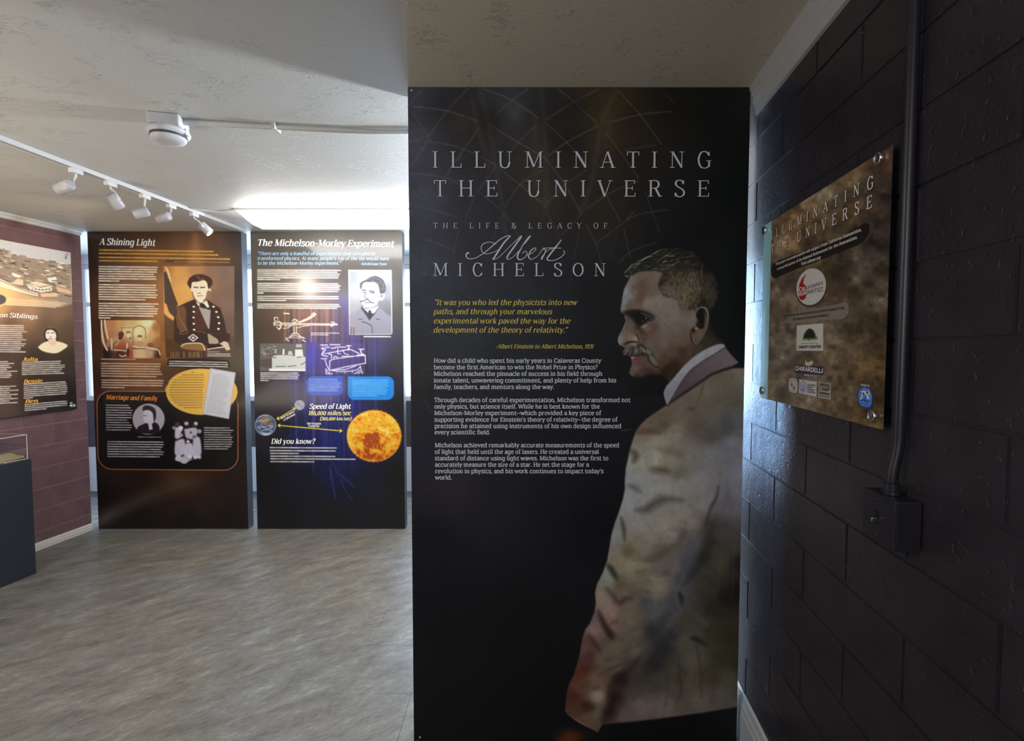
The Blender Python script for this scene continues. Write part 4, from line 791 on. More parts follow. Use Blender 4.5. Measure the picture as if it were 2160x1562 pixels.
D([1332,755,1336,754],2.6,(168,142,132),1,.9); D([1333,759,1340,757,1352,755],2,(70,34,36),1.2,.7); D([1336,772,1350,768,1362,770],1.6,(62,42,40),1.5,.6); D([1380,776,1388,778],1.6,(110,92,82),1,.7)
# ear
pic.poly(pairs([1469,653,1480,646.5,1491,650,1495,663,1494.5,678,1491.5,692,1485,707,1476,719.5,1468,728,1460,723,1457,714,1456.5,702,1460,692,1467,683,1469,668]), (80, 68, 58), 1.2, 1, True)
pic.poly(pairs([1470,658,1478,650,1487,654,1490,668,1488,684,1483,693,1474,692,1469,684,1473,676,1468,666]), (13, 11, 10), 1.3, 1, True)
D([1484,656,1488,668,1487,682,1484,694],3.2,(84,76,66),1.3,.85); D([1470,652,1480,647.5,1490,651,1494,664,1493,680,1489,694],2.2,(122,112,96),1,.85)
D([1459,694,1457,706,1460,720,1466,728],3,(26,16,12),1.4,.9); D([1459,702,1462,716,1467,724],1.6,(112,92,84),1,.7); pic.blob(1463, 696, 4, 5, (16, 12, 11), .95); pic.blob(1469, 692.5, 3.4, 2.4, (138, 118, 112), .9); pic.blob(1475, 704, 6, 9, (96, 80, 68), .8); pic.blob(1475, 683, 4, 2, (62, 50, 48), .7, .6)
D([1462,733,1463,744,1460,755],2,(52,40,32),2,.6)
# collars
pic.poly(pairs([1529,731,1545,751,1558,764,1545,773,1527,778,1500,789,1488,797,1462,815,1440,829,1408,852,1415,838,1429,817,1440,797,1458,777,1481,760,1504,746]), lambda X, Y: np.stack([np.clip(72 + (X - 1440) * .26, 60, 104), np.clip(62 + (X - 1440) * .24, 52, 94), np.clip(66 + (X - 1440) * .23, 56, 96)], -1), 1.4)
D([1560,767,1545,774,1520,782,1500,790,1480,804,1450,824,1408,854],5,(26,18,16),2.5,.85,False); D([1527,734,1504,748,1481,762,1458,779,1440,799],3,(52,42,46),2.2,.6,False)
pic.poly(pairs([1406,813,1421,797,1434,781,1449.6,764.5,1469,748.3,1492,734.5,1510,727,1522,725,1528,727,1529,731,1524,734,1504,747,1481,761,1458,778,1440,799,1429,817,1415,841,1407.5,853,1403,843,1400,828]), lambda X, Y: np.stack([np.clip(130 - (Y - 790) * .28, 100, 132)] * 2 + [np.clip(136 - (Y - 790) * .28, 106, 138)], -1), 1.0, 1, True)
D([1488,797,1484,812,1476,835,1466,858],3,(64,54,42),2.5,.6); pic.blob(1460, 862, 8, 6, (62, 52, 44), .6); D([1406,855,1430,842,1470,822],3,(108,98,86),3,.4)
for x, y in ((1516.5, 616), (882, 1560), (866, 190)): pic.oval(x, y, 1, 1, (96, 100, 100))
pic.A *= (1 + .016 * N1 + .025 * N2)[..., None]; pic.A *= 1 + RNG.normal(0, .035, pic.A.shape[:2])[..., None]

pl = Plane((0, D1, EYE), (1, 0, 0), (0, -1, 0))
xl = un_y(866.5, 870, D1).x; xr = un_y(1568.5, 870, D1).x
t = empty('standing_exhibit_panel', ((xl + xr) / 2, D1, 0), 'tall dark title panel with a grey-haired man in profile, nearest the viewer', 'exhibit panel', 'floor to ceiling exhibit panels')
bm = bmesh.new(); box(bm, xl, xr, D1, D1 + .085, 0, CEIL - .003, .0008); keep(obj('panel_board', bm2me(bm), MAT['dark_edge']), t)
A1 = xl + .0006; A2 = xr - .0006; xs = un_y(1190, 900, D1).x
zt, zb = CEIL - .0045 - EYE, .001 - EYE
zA = un_y(1000, 500, D1).z - EYE; zB = un_y(1000, 900, D1).z - EYE
s1 = D1 / F
aa = np.concatenate([np.arange(A1, xs, 2.2 * s1), np.arange(xs, A2, 1.35 * s1), [A2]])
bb = np.concatenate([np.arange(zt, zA, -2.2 * s1), np.arange(zA, zB, -1.35 * s1), np.arange(zB, zb, -2.2 * s1), [zb]])
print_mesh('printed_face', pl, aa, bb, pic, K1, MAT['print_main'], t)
WI = ink('pale silver ink', (150, 152, 158), K1); YI = ink('gold ink', (178, 142, 62), K1); SI = ink('letter shadow ink', (8, 8, 9), K1)
def title_lines(dx=0, dy=0):
    k = Ink(pl, .0014 if dx == 0 else .0011)
    for s_, a, b, h, st in (('ILLUMINATING', (914.8, 353.3), (1498, 353.8), 34, 'title'), ('THE UNIVERSE', (917.5, 414), (1494, 414.3), 34, 'title'), ('THE LIFE & LEGACY OF', (915, 481.3), (1280.7, 481.6), 11.5, 'title'), ('MICHELSON', (915.6, 581.6), (1276, 582), 27, 'title')):
        k.text(s_, (a[0] + dx, a[1] + dy), (b[0] + dx, b[1] + dy), h, st, True)
    return k
k = title_lines(1.6, 1.4); k.build('shadow_lettering', SI, t)
k = title_lines()
Z = lambda *v: zz(pairs(v), 860, 180, 2.919)
for p, w_ in ((Z(378,1030,362,1036,362,1056,385,1068,430,1056,490,1015,560,955,605,928,632,924),[3.2,3,2,1.4,1.4,1.8,2,1.6,1]),(Z(632,926,590,972,548,1036,524,1073),[2.2,3.2,3.4,3]),(Z(545,978,505,964,465,976,452,1004,468,1032,505,1034,560,1012),[1,1.2,1.6,1.6,1.3,1.1,1]),(Z(524,1072,560,1058,630,990,688,936,700,926,694,940,650,1000,612,1056,620,1070,650,1056),[1,1,1,1.6,2.2,2.8,3.2,2.6,1.2,1]),(Z(650,1056,700,1000,748,940,756,926,740,940,700,1000,676,1048,686,1072,716,1062,736,1036,722,1020,704,1036),[1,1,1.2,1.8,2.6,3,3,2.4,1.2,1.4,1.2,1]),(Z(726,1044,756,1038,788,1012,782,1000,758,1018,744,1050,760,1070,800,1050,824,1014),[1,1,1.4,1.4,2.4,2.8,1.4,1,1]),(Z(818,1022,836,1008,850,1014,840,1040,822,1072),[1,1.6,1.8,2.4,2.8]),(Z(822,1060,860,1016,900,1000,946,952),[1,1,1,1]),(Z(946,950,916,990,876,1040,858,1070,884,1078,920,1070,956,1046,966,1026,958,1018),[1.6,2.8,3.2,2.6,1.4,1.4,1.6,1.4,2]),(Z(830,1002,880,1000,946,1001),[1.2,1.5,1.2])):
    k.ribbon(p, w_)
k.build('title_lettering', WI, t)
k = Ink(pl)
for s_, a, b, h in (('\u201cIt was you who led the physicists into new', (916.5, 642.8), (1216, 642.8), 11.2), ('paths, and through your marvelous', (915, 662), (1163, 662.3), 11.2), ('experimental work paved the way for the', (915, 681.6), (1201.5, 682), 11.2), ('development of the theory of relativity.\u201d', (915, 700.8), (1195.5, 701), 11.2), ('-Albert Einstein to Albert Michelson, 1931', (1046, 734.3), (1250.6, 734.5), 8.6)):
    k.text(s_, a, b, h, 'quote')
k.build('quote_lettering', YI, t)
k = Ink(pl)
for s_, x0, x1, y in (('How did a child who spent his early years in Calaveras County', 915.3, 1267.6, 764.4), ('become the first American to win the Nobel Prize in Physics?', 915.3, 1260.2, 778.2), ('Michelson reached the pinnacle of success in his field through', 915.3, 1270.2, 792), ('innate talent, unwavering commitment, and plenty of help from his', 915.3, 1299.4, 806), ('family, teachers, and mentors along the way.', 915.6, 1168.6, 819.8),
 ('Through decades of careful experimentation, Michelson transformed not', 916.2, 1329.4, 847.4), ('only physics, but science itself. While he is best known for the', 916.4, 1264.9, 861.1), ('Michelson-Morley experiment\u2014which provided a key piece of', 916.4, 1267.7, 874.8), ('supporting evidence for Einstein\'s theory of relativity\u2014the degree of', 916.6, 1302.2, 888.6), ('precision he attained using instruments of his own design influenced', 917, 1310.4, 902.3), ('every scientific field.', 917, 1033.8, 915.4),
 ('Michelson achieved remarkably accurate measurements of the speed', 917.6, 1305.8, 942.7), ('of light that held until the age of lasers. He created a universal', 917.4, 1263, 956.5), ('standard of distance using light waves. Michelson was the first to', 917.7, 1282.9, 970.1), ('accurately measure the size of a star. He set the stage for a', 917.8, 1241.9, 983.6), ('revolution in physics, and his work continues to impact today\'s', 918, 1272.7, 997.3), ('world.', 918.2, 952.9, 1010.8)):
    k.text(s_, (x0, y), (x1, y), 8.8, 'slab')
k.build('body_lettering', WI, t)
bm = bmesh.new()
for px, py in ((866, 190), (884, 1555)):
    bm = bmesh.new(); P = un_y(px, py, D1 - .001); lathe(bm, [(0, .002), (.003, .0015), (.004, 0)], 12, Matrix.Translation((P.x + .004, D1 - .0008, P.z)) @ Matrix.Rotation(math.pi / 2, 4, 'X'))
    keep(obj('screw', bm2me(bm, True), MAT['chrome']), t)
pass
def Zf(ox, oy, s): return lambda *v: zz(pairs(v), ox, oy, s)
def cp(txt): return [(float(a[0]), float(a[1]), tuple(map(float, a[2:]))) for a in (r.split(',') for r in txt.split())]
# ------------------------------------------------------------------ far left panel, brown
K2 = (.72, .63, .47)
pic = Pic(180, 476, 530, 1128, .8, (20, 12, 8))
pic.field(pairs([170, 470, 540, 470, 540, 1140, 170, 1140]), cp("""195,495,34,22,16 250,500,48,28,16 330,495,62,38,22 400,495,84,54,32 410,530,118,74,38 450,520,80,52,34 500,500,46,34,28 505,600,42,32,28 505,700,52,44,34 500,760,70,60,42 200,560,30,18,10 215,620,62,36,16 270,600,112,66,32 330,560,118,74,36 345,600,150,92,40 340,660,150,92,42 345,740,142,88,36 330,800,104,60,26 205,700,52,28,12 205,800,34,18,10 260,800,94,50,22 290,770,120,66,28 350,790,60,36,18 420,780,24,16,12 500,820,40,30,20 240,830,60,30,14 200,900,14,8,6 350,850,30,16,10 350,930,12,6,6 500,930,14,8,6 280,960,10,5,5 260,1005,30,16,8 250,1000,40,22,12 370,1010,66,38,18 420,1010,52,28,14 350,1050,34,20,10 430,1050,38,22,12 250,1060,14,9,7 210,1040,6,4,5 480,1020,26,14,10 480,1090,14,9,8 300,1100,16,10,7 400,1100,14,9,8 215,1100,22,17,14"""), 1, 22, 3)
pic.stroke(pairs([214, 1095, 260, 1066, 330, 1040, 400, 1018]), 26, (66, 52, 36), 14, .6); pic.blob(225, 1088, 30, 12, (78, 62, 46), .6, -.4)
pic.poly(pairs([408, 488, 416, 488, 428, 560, 396, 560]), (150, 98, 50), 8, .5); pic.poly(pairs([350, 548, 395, 548, 398, 552, 350, 553]), (48, 26, 16), 2, .6)
# portrait of a young cadet
Z = Zf(330, 555, 7.435)
pic.field(Z(110,45,1222,45,1222,1480,150,1480,110,600), [(x_ / 7.435 + 330, y_ / 7.435 + 555, c) for x_, y_, c in ((150,100,(170,110,50)),(350,150,(196,134,62)),(450,400,(206,146,66)),(400,580,(200,140,62)),(650,80,(160,108,62)),(850,100,(122,86,60)),(1100,150,(104,78,58)),(1180,500,(100,74,56)),(1000,600,(108,78,58)),(1180,1000,(88,66,50)),(1150,1300,(70,52,38)),(200,1350,(70,46,22)),(500,1400,(62,40,22)),(180,1200,(66,44,22)))], 1, 8)
pic.poly(Z(115,150,160,120,240,380,330,650,290,800,280,860,200,760,130,640), (64, 44, 36), 1); pic.poly(Z(120,800,280,860,300,1000,280,1200,160,1180), (84, 54, 30), 1.5); pic.poly(Z(115,620,160,640,200,780,290,850,270,900,170,840,120,780), (214, 150, 76), 1.2)
pic.stroke(Z(140,50,180,140,230,310), 5, (226, 186, 110), 1.2, .9, True, True); pic.stroke(Z(160,250,240,430,330,640), 1.6, (70, 24, 10), 1)
pic.poly(Z(600,560,480,610,330,680,290,780,270,900,280,1020,270,1180,330,1260,800,1290,1150,1230,1160,1110,1100,1090,1060,880,1000,700,900,640,800,570), (46, 28, 20), 1)
pic.poly(Z(340,690,430,660,470,740,460,900,480,1040,380,1080,330,1000,300,840), (104, 64, 36), 1.2, .9); pic.poly(Z(620,590,680,720,760,900,810,1040,640,1060,560,900,600,700), (72, 38, 24), 1.2, .8)
pic.poly(Z(660,680,720,700,850,730,830,1040,800,1000), (150, 134, 112), .8); pic.poly(Z(620,600,700,640,790,580,830,690,760,700,650,660), (206, 190, 156), .8); pic.poly(Z(670,640,740,630,790,690,840,740,770,700,700,690), (26, 16, 14), .7)
pic.poly(Z(560,290,540,420,580,500,620,590,700,620,760,590,800,500,810,420,850,440,850,400,820,380,800,290,700,250), (218, 190, 146), .7, 1, True)
pic.poly(Z(480,310,520,230,600,180,700,170,780,190,860,240,880,310,850,370,815,400,790,300,740,265,640,290,560,300,540,390,510,370), (56, 32, 20), .8, 1, True); pic.stroke(Z(640,200,690,250,740,240), 3, (120, 76, 40), 1.2, .8)
for a in ([590,375,650,380],[690,380,755,375]): pic.stroke(Z(*a), 2.2, (58, 36, 26), .7)
pic.stroke(Z(650,470,690,470), 1.4, (110, 70, 46), .6); pic.stroke(Z(648,512,690,510,722,509), 1.3, (128, 72, 50), .6); pic.stroke(Z(560,450,590,540,640,600), 2, (100, 64, 40), 1); pic.stroke(Z(800,450,780,540,740,590), 2.4, (104, 70, 44), 1)
for x, y in ((585,680),(585,760),(582,850),(585,948),(592,1040),(895,680),(940,762),(968,845),(982,938),(972,1028)): pic.oval(330 + x / 7.435, 555 + y / 7.435, 2.5, 2, (226, 210, 176), .6)
pic.stroke(Z(480,1050,400,1070,360,1100,420,1110,500,1080), 1.2, (140, 96, 54), .7); pic.stroke(Z(330,700,360,850,450,1000,490,1050), 1.2, (140, 96, 54), .8); pic.stroke(Z(600,1060,780,1090), 1.2, (120, 84, 46), .6)
pic.poly(Z(490,1165,575,1105,660,1165,575,1230), (206, 190, 158), .5); pic.poly(Z(520,1165,575,1125,632,1165,575,1208), (48, 30, 22), .5); pic.poly(Z(545,1165,575,1145,606,1165,575,1188), (206, 190, 158), .5)
pic.poly(Z(800,1105,830,1105,960,1190,980,1250,850,1290,820,1250), (150, 128, 96), .8); pic.poly(Z(990,1260,1060,1220,1120,1240,1160,1350,1100,1370,1050,1300), (176, 152, 118), .8); pic.stroke(Z(800,1350,900,1330,1060,1310), 2, (206, 190, 158), .6); pic.poly(Z(800,1260,1000,1270,1050,1300,800,1340), (30, 18, 14), .8)
pic.poly(Z(390,1300,440,1260,600,1250,720,1260,770,1340,700,1370,420,1340), (122, 84, 42), 1, 1, True); pic.stroke(Z(390,1300,450,1262,620,1250,720,1270,760,1360), 2.2, (206, 180, 132), .8)
for k in range(26): pic.stroke(Z(200 + k * 22, 1390, 205 + k * 22 + rg.uniform(-8, 8), 1475), 1.3, rg.choice([(130, 92, 50), (40, 26, 16), (170, 130, 80)]), .6, .8)
# picture of a family meal
Z = Zf(200, 660, 13.02)
pic.field(Z(170,195,1680,195,1800,400,1800,1240,250,1240,170,700), [(x_ / 13.02 + 200, y_ / 13.02 + 660, c) for x_, y_, c in ((450,300,(170,112,64)),(450,600,(160,104,60)),(700,300,(186,138,76)),(1000,250,(196,158,90)),(900,480,(206,180,112)),(1450,260,(222,214,150)),(1400,500,(208,186,118)),(1200,500,(220,200,134)),(1550,600,(190,140,76)),(1700,400,(150,92,42)),(1750,800,(140,84,40)),(700,900,(150,72,40)),(700,1120,(52,26,18)),(300,1120,(30,12,8)),(1200,1100,(190,152,100)),(1000,1100,(150,60,40)),(1500,1100,(176,136,90)),(1750,1150,(60,30,18)),(600,760,(170,130,86)))], 1, 4)
for a, w_, c in (([180,200,190,500,240,800,340,1020],3.2,(206,182,150)),([270,200,300,400,360,700],3.2,(200,182,136)),([225,200,240,480,320,800],2,(48,26,14)),([370,760,340,940],3,(150,104,64)),([460,700,470,1000],2.5,(196,176,130)),([740,400,1040,400],1,(120,84,44)),([740,400,740,560],1,(120,84,44)),([1040,900,1180,940,1380,950],2.4,(216,190,148)),([1050,960,1200,975,1380,970],1.4,(60,34,22)),([1440,940,1600,980,1750,1020,1790,1140],2,(216,200,170)),([520,1010,700,1020,870,1040],2,(206,176,140)),([680,1150,740,1190,860,1160],2,(206,176,140)),([510,990,520,850,600,780],1.6,(52,26,16))): pic.stroke(Z(*a), w_, c, .6)
pic.stroke(Z(1050,900,1050,470,1120,380,1220,345,1320,380,1390,470,1390,700), 1.5, (110, 78, 40), .6)
for x, y, rx, ry, c in ((720,590,6,6.5,(84,40,30)),(700,680,4,4,(74,30,24)),(920,530,5,3,(150,100,60)),(925,610,3.6,5,(214,186,130)),(1235,640,5,3.2,(120,74,46)),(1230,720,4.4,4.6,(206,180,120)),(1240,850,7,7,(176,130,80)),(1540,880,8,5,(120,74,40)),(970,690,2,2,(90,70,40)),(890,930,2,9,(200,170,130)),(910,1080,2.5,10,(40,22,16))): pic.oval(200 + x / 13.02, 660 + y / 13.02, rx, ry, c, 1)
pic.poly(Z(560,900,830,900,850,990,560,990), (140, 56, 36), 1, .8); pic.poly(Z(1040,1000,1360,1010,1420,1230,1060,1230), (194, 160, 110), 1.2, .7)
W1 = (232, 214, 178)
pic.bars(209, 334, 562, 7, 5.0, W1, 2.6, .34, .95, .012, seed=2, jag=.09); pic.bars(209, 334, 600, 7, 5.1, W1, 2.7, .78, .95, .012, seed=3, jag=.06); pic.bars(209, 335, 639.5, 7, 5.1, W1, 2.7, .19, .95, .012, seed=4, jag=.08)
pic.bars(214, 286, 757, 1, 5, (210, 190, 158), 1.8, 1, .8, .01, seed=5); pic.bars(214, 343, 766, 6, 5.3, (206, 178, 138), 2.4, .9, .85, .012, seed=6); pic.bars(215, 345, 801, 4, 5.2, (206, 180, 142), 2.4, .37, .85, .012, seed=7, jag=.02)
for x1_, y_ in ((450, 527), (460, 534), (485, 542.3)): pic.bars(210, x1_, y_, 1, 5, (206, 146, 48), 3.4, 1, .85, .014, seed=int(y_), soft=.9)
pic.bars(210, 333, 549.5, 1, 5, (206, 146, 48), 3.2, 1, .85, .01, seed=9, soft=.9); pic.bars(368, 484, 551, 1, 5, (196, 150, 66), 1.6, 1, .7, .02, seed=10)
pic.bars(438, 463, 741.5, 1, 4, (190, 180, 160), 1.5, 1, .8, .01, seed=11); pic.bars(438, 488, 746, 2, 4, (196, 184, 164), 1.7, .97, .9, .01, seed=12)
pic.poly(pairs([354,758,358,756,480,760,486,772,480,775,358,774,353,768]), (16, 10, 8), 1.2); pic.bars(357, 485, 761.5, 3, 4.6, (206, 192, 164), 2.2, .97, .95, .02, seed=13, jag=.05)
# gold oval with letter
pic.oval(420, 826, 72, 49, (196, 146, 56), .8); pic.blob(388, 858, 40, 16, (220, 166, 66), .5, .5); pic.oval(425.5, 826, 76, 49, (196, 146, 56), .8)
rr = [(13,38),(20,60),(24,70),(26,74),(27,78),(28,82),(28,83),(28,84),(28,84),(27,83),(26,81),(24,78),(22,72),(18,64),(14,50)]
for i_, (a_, b_) in enumerate(rr): pic.bars(430 - b_ * .85 + (6 if i_ < 3 else 0), 432 - i_ * .4 - (0 if i_ else 22), 785 + i_ * 5.3, 1, 5, (92, 62, 22), 1.6, 1, .8, .0, seed=20 + i_)
Z = Zf(180, 760, 4.222)
pic.poly(Z(1110,66,1340,106,1280,522,1045,478), (150, 140, 128), .7); pic.poly(Z(1118,76,1332,113,1274,514,1053,470), (172, 164, 152), .7)
for i_ in range(26): pic.stroke(Z(1140 - i_ * 2.6, 130 + i_ * 13.2, 1200 - i_ * 2.4, 126 + i_ * 13.5, 1250 - i_ * 2.4, 146 + i_ * 13.2, 1310 - i_ * 2.2 - rg.uniform(0, 60), 150 + i_ * 13.2), .8, (104, 96, 90), .6, .55)
# framed lower box
def rr0(x0, y0, x1, y1, r_, n=8):
    P = []
    for cx_, cy_, a0_ in ((x0 + r_, y0 + r_, math.pi), (x1 - r_, y0 + r_, 1.5 * math.pi), (x1 - r_, y1 - r_, 0), (x0 + r_, y1 - r_, .5 * math.pi)):
        P += [(cx_ + r_ * math.cos(a0_ + i / n * math.pi / 2), cy_ + r_ * math.sin(a0_ + i / n * math.pi / 2)) for i in range(n + 1)]
    return P
fr = [(x - 3 * (1 - (y - 824) / 165) * (x < 300), y + (x - 205) * .008) for x, y in rr0(207, 824, 502, 989, 30)]
OV = pic.A.copy()
pic.poly(fr, (9, 6, 6), 2, .9); pic.stroke(fr + fr[:1], 1.6, (190, 106, 52), .7, .95, False)
pic.poly(pairs([350,806,500,806,500,846,492,862,470,868,452,880,420,878,385,868,362,850]), (30, 18, 10), 4, .85)
S_, X_, Y_ = pic.sl(346, 776, 502, 884); m_ = np.clip((1 - np.sqrt(((X_ - 425.5) / 76) ** 2 + ((Y_ - 826) / 49) ** 2)) * 50, 0, 1); pic.put(S_, m_, OV[S_])
S_, X_, Y_ = pic.sl(400, 770, 505, 890); m_ = pic.mask(Zf(180, 760, 4.222)(1110,66,1340,106,1280,522,1045,478), .7, X_, Y_); pic.put(S_, m_, OV[S_])
pic.bars(224, 281, 854, 11, 5.2, (206, 194, 172), 2.0, .9, .9, .01, seed=40, jag=.22); pic.bars(291, 340, 921, 1, 4, (196, 184, 164), 1.6, 1, .8, .01, seed=41); pic.bars(227, 346, 931, 7, 5.2, (206, 194, 172), 2.1, .93, .9, .008, seed=42, jag=.05); pic.bars(431, 493, 902, 10, 4.9, (200, 188, 166), 2.0, .8, .85, .004, seed=43, jag=.14)
pic.oval(313.5, 883.5, 34, 33, (150, 136, 130), .8)
pic.poly(Z(450,640,470,590,530,560,560,540,640,560,660,620,600,655), (26, 18, 18), 1, 1, True); pic.poly(Z(520,440,520,540,560,560,600,560,620,500,600,440), (176, 164, 156), .8, 1, True); pic.poly(Z(510,450,515,410,560,400,620,430,630,500,610,545,600,470,560,440), (40, 28, 26), .8, 1, True); pic.stroke(Z(520,490,550,492), 1.2, (70, 54, 50), .5); pic.poly(Z(555,545,590,548,600,610,570,620), (170, 160, 150), .8)
for a, c in (([850,545,900,545],(188,170,164)),([800,600,860,590,850,680,800,690],(192,176,168)),([880,610,990,600,980,690,900,690],(176,162,156)),([800,720,880,700,880,830,800,840],(186,170,166)),([890,740,950,740,960,850,880,850],(188,176,170)),([960,680,1020,690,1030,840,960,850],(180,168,164))):
    if len(a) > 4: pic.poly(Z(*a), c, 1.8, .9, True)
for x, y, r_, c in ((820,570,6,(60,48,46)),(850,600,5,(200,186,176)),(905,570,6.5,(30,22,22)),(900,560,4.5,(170,156,150)),(975,575,6,(50,40,38)),(985,560,4,(190,176,168)),(1015,630,5,(150,136,130)),(790,600,4,(140,126,120)),(915,715,6,(60,46,44)),(915,722,3.4,(200,186,176)),(855,665,4,(150,134,128)),(970,680,4,(90,76,72)),(830,870,7,(196,184,176)),(880,885,9,(170,160,152)),(930,860,5,(196,184,176)),(980,860,5,(190,176,168)),(1015,860,4,(190,176,168)),(860,640,2.5,(40,30,30)),(940,640,2.5,(60,50,50))): pic.oval(180 + x / 4.222, 760 + y / 4.222, r_, r_ * .9, c, 1.2, .9)
pic.poly(Z(790,880,840,870,960,880,900,905,850,905), (170, 158, 150), 1.5, .8)
pic.A *= 1 + RNG.normal(0, .02, pic.A.shape[:2])[..., None]
pl = Plane((0, D2, EYE), (1, 0, 0), (0, -1, 0))
def far_panel(x0, x1, label, pic, K, side_c):
    t = empty('standing_exhibit_panel', ((x0 + x1) / 2, D2, 0), label, 'exhibit panel', 'floor to ceiling exhibit panels')
    bm = bmesh.new(); box(bm, x0, x1, D2, D2 + .085, 0, CEIL - .002, .001); keep(obj('panel_board', bm2me(bm), MAT['dark_edge']), t)
    s2 = D2 / F; aa = np.append(np.arange(x0 + .001, x1 - .001, s2 * .95), x1 - .001); bb = np.append(np.arange(CEIL - .004 - EYE, .002 - EYE, -s2 * .95), .002 - EYE)
    print_mesh('printed_face', pl, aa, bb, pic, K, MAT['print_far'], t, .0006)
    bm = bmesh.new(); box(bm, x0 + .0, x0 + .012, D2 - .001, D2 + .0008, .0, CEIL - .004); box(bm, x1 - .010, x1, D2 - .001, D2 + .0008, .0, CEIL - .004); 
    keep(obj('edge_strip', bm2me(bm), NT('edge strip', L4(side_c), .4).m), t) if False else bm.free()
    return t
t = far_panel(-3.438, -2.192, 'brown and amber panel with a seated young man in a buttoned uniform', pic, K2, (60, 40, 40))
W2 = ink('warm white ink', (238, 222, 192), K2)
k = Ink(pl, .0012); k.text('A Shining Light', (210.5, 516), (326, 518), 13.5, 'head'); k.build('title_lettering', W2, t)
k = Ink(pl, .0012); k.text('Marriage and Family', (224, 841.5), (331, 844.5), 9.5, 'head'); k.build('heading_lettering', ink('orange ink', (206, 116, 34), K2), t)

# ------------------------------------------------------------------ far right panel, blue
K3 = (.86, .86, .84)
pic = Pic(520, 478, 862, 1128, .8, (16, 16, 18))
pic.field(pairs([510, 470, 870, 470, 870, 1140, 510, 1140]), cp("""540,500,66,64,58 620,498,72,68,62 700,498,76,72,66 830,495,78,74,68 540,560,62,56,48 600,560,72,58,46 740,560,60,54,50 835,560,64,60,56 840,650,60,60,56 845,760,44,42,44 545,620,58,52,44 545,700,48,42,32 545,760,40,40,32 600,660,84,62,46 620,690,84,60,48 580,690,62,44,30 640,670,116,80,62 690,660,110,84,84 740,600,62,50,50 730,640,74,70,110 730,680,70,64,112 600,800,26,22,36 560,830,16,14,16 600,840,22,18,26 620,800,30,30,92 650,750,50,54,140 640,850,22,24,74 690,850,22,28,82 740,850,24,28,84 790,740,56,54,90 780,800,30,30,60 820,800,26,26,36 840,860,16,16,20 560,880,10,10,12 600,900,12,14,26 640,920,16,22,72 700,930,16,26,88 740,960,16,22,70 780,1000,12,14,34 700,1000,14,20,58 640,1000,10,13,32 660,1050,11,13,28 740,1050,10,12,26 560,1000,9,10,12 600,1080,11,12,14 700,1100,12,13,14 820,1080,14,14,15 840,1000,12,12,14"""), 1, 16, 3)  # greys at the top include the gloss veil, painted into the print
rg = random.Random(9)
for k_ in range(54):   # hanging curtain-like light streaks
    x = rg.uniform(610, 800); wd = rg.uniform(1.5, 6); top = rg.uniform(655, 740); bot = rg.uniform(860, 1040) - abs(x - 705) * .6
    hi = rg.random() < .55
    c1 = (rg.uniform(46, 84), rg.uniform(50, 78), rg.uniform(130, 190)) if hi else (16, 14, 34)
    pic.stroke([(x, top), (x + rg.uniform(-1, 1), (top + bot) / 2), (x + rg.uniform(-2, 3), bot)], wd, c1, 2.2, rg.uniform(.18, .5), True, True)
for k_ in range(26):
    x = rg.uniform(600, 728); pic.stroke([(x, 652), (x, 720)], rg.uniform(1.5, 5), rg.choice([(150, 112, 92), (124, 88, 72), (66, 46, 40), (124, 104, 128), (150, 128, 120)]), 1.6, .4, False)
for p, al in (([696,985,700,1010,708,1050],.9),([718,1000,735,1015,748,1028],.9),([720,1008,726,1030,745,1058],.8),([703,975,712,1000],.7),([600,924,630,908,650,902],.5),([762,1035,784,1050],.4)): pic.stroke(pairs(p), 1.8, (44, 66, 150), 1.6, al * .8)
pic.poly(pairs([642,723,770,723,770,788,642,788]), (92, 72, 140), 1, .28)
W3 = (228, 226, 216)
def rows(x0, x1, y, n, last, seed, c=W3, dy=4.0, th=2.1, **kw): pic.bars(x0, x1, y, n, dy, c, th, last, .9, .006, seed=seed, jag=.05, **kw)
rows(543.5, 720, 569, 6, .27, 50); rows(543.5, 721, 597.5, 6, .07, 51); rows(543.5, 721, 624.5, 3, .34, 52, dy=4.3); rows(543.5, 720, 641, 3, .95, 53, dy=4)
rows(656, 718, 702, 2, .6, 54, dy=3.6, th=1.5); rows(550, 633, 786, 5, .2, 55, dy=4.0); rows(768, 825, 709.5, 1, 1, 56, th=2.2)
# young man with a moustache
Z = Zf(730, 560, 10.08); pre = pic.A.copy()
pic.poly(Z(45,88,970,92,985,1440,950,1468,65,1468), (206, 208, 206), .6)
pic.field(Z(68,108,952,112,965,1440,935,1452,84,1452), [(x_ / 10.08 + 730, y_ / 10.08 + 560, c) for x_, y_, c in ((120,200,(150,156,162)),(400,160,(176,184,188)),(200,600,(166,170,178)),(850,200,(160,166,172)),(880,600,(140,144,152)),(850,850,(112,118,126)),(900,1000,(104,110,118)),(130,900,(150,152,160)),(120,1100,(140,138,150)),(400,1300,(128,124,148)),(700,1300,(134,132,150)),(150,1350,(110,100,110)),(850,1350,(136,138,148)))], .8, 6)
pic.poly(Z(340,870,250,960,180,1030,75,1060,84,1452,960,1452,962,1080,850,1010,720,900,690,880), (136, 136, 152), 1); pic.poly(Z(75,1080,180,1040,200,1452,84,1452), (150, 136, 140), 3, .5)
for x_ in (110, 165): pic.stroke(Z(x_, 1320, x_, 1452), 2.5, (74, 60, 62), 1.5, .6)
pic.poly(Z(330,900,500,1150,700,900,690,850,340,850), (60, 60, 72), .8); pic.poly(Z(350,880,480,1010,520,1000,600,1010,680,930,690,860,560,900,430,920,370,860), (196, 196, 200), .8, 1, True); pic.poly(Z(480,950,530,950,540,1060,500,1150,460,1050), (48, 48, 60), .8)
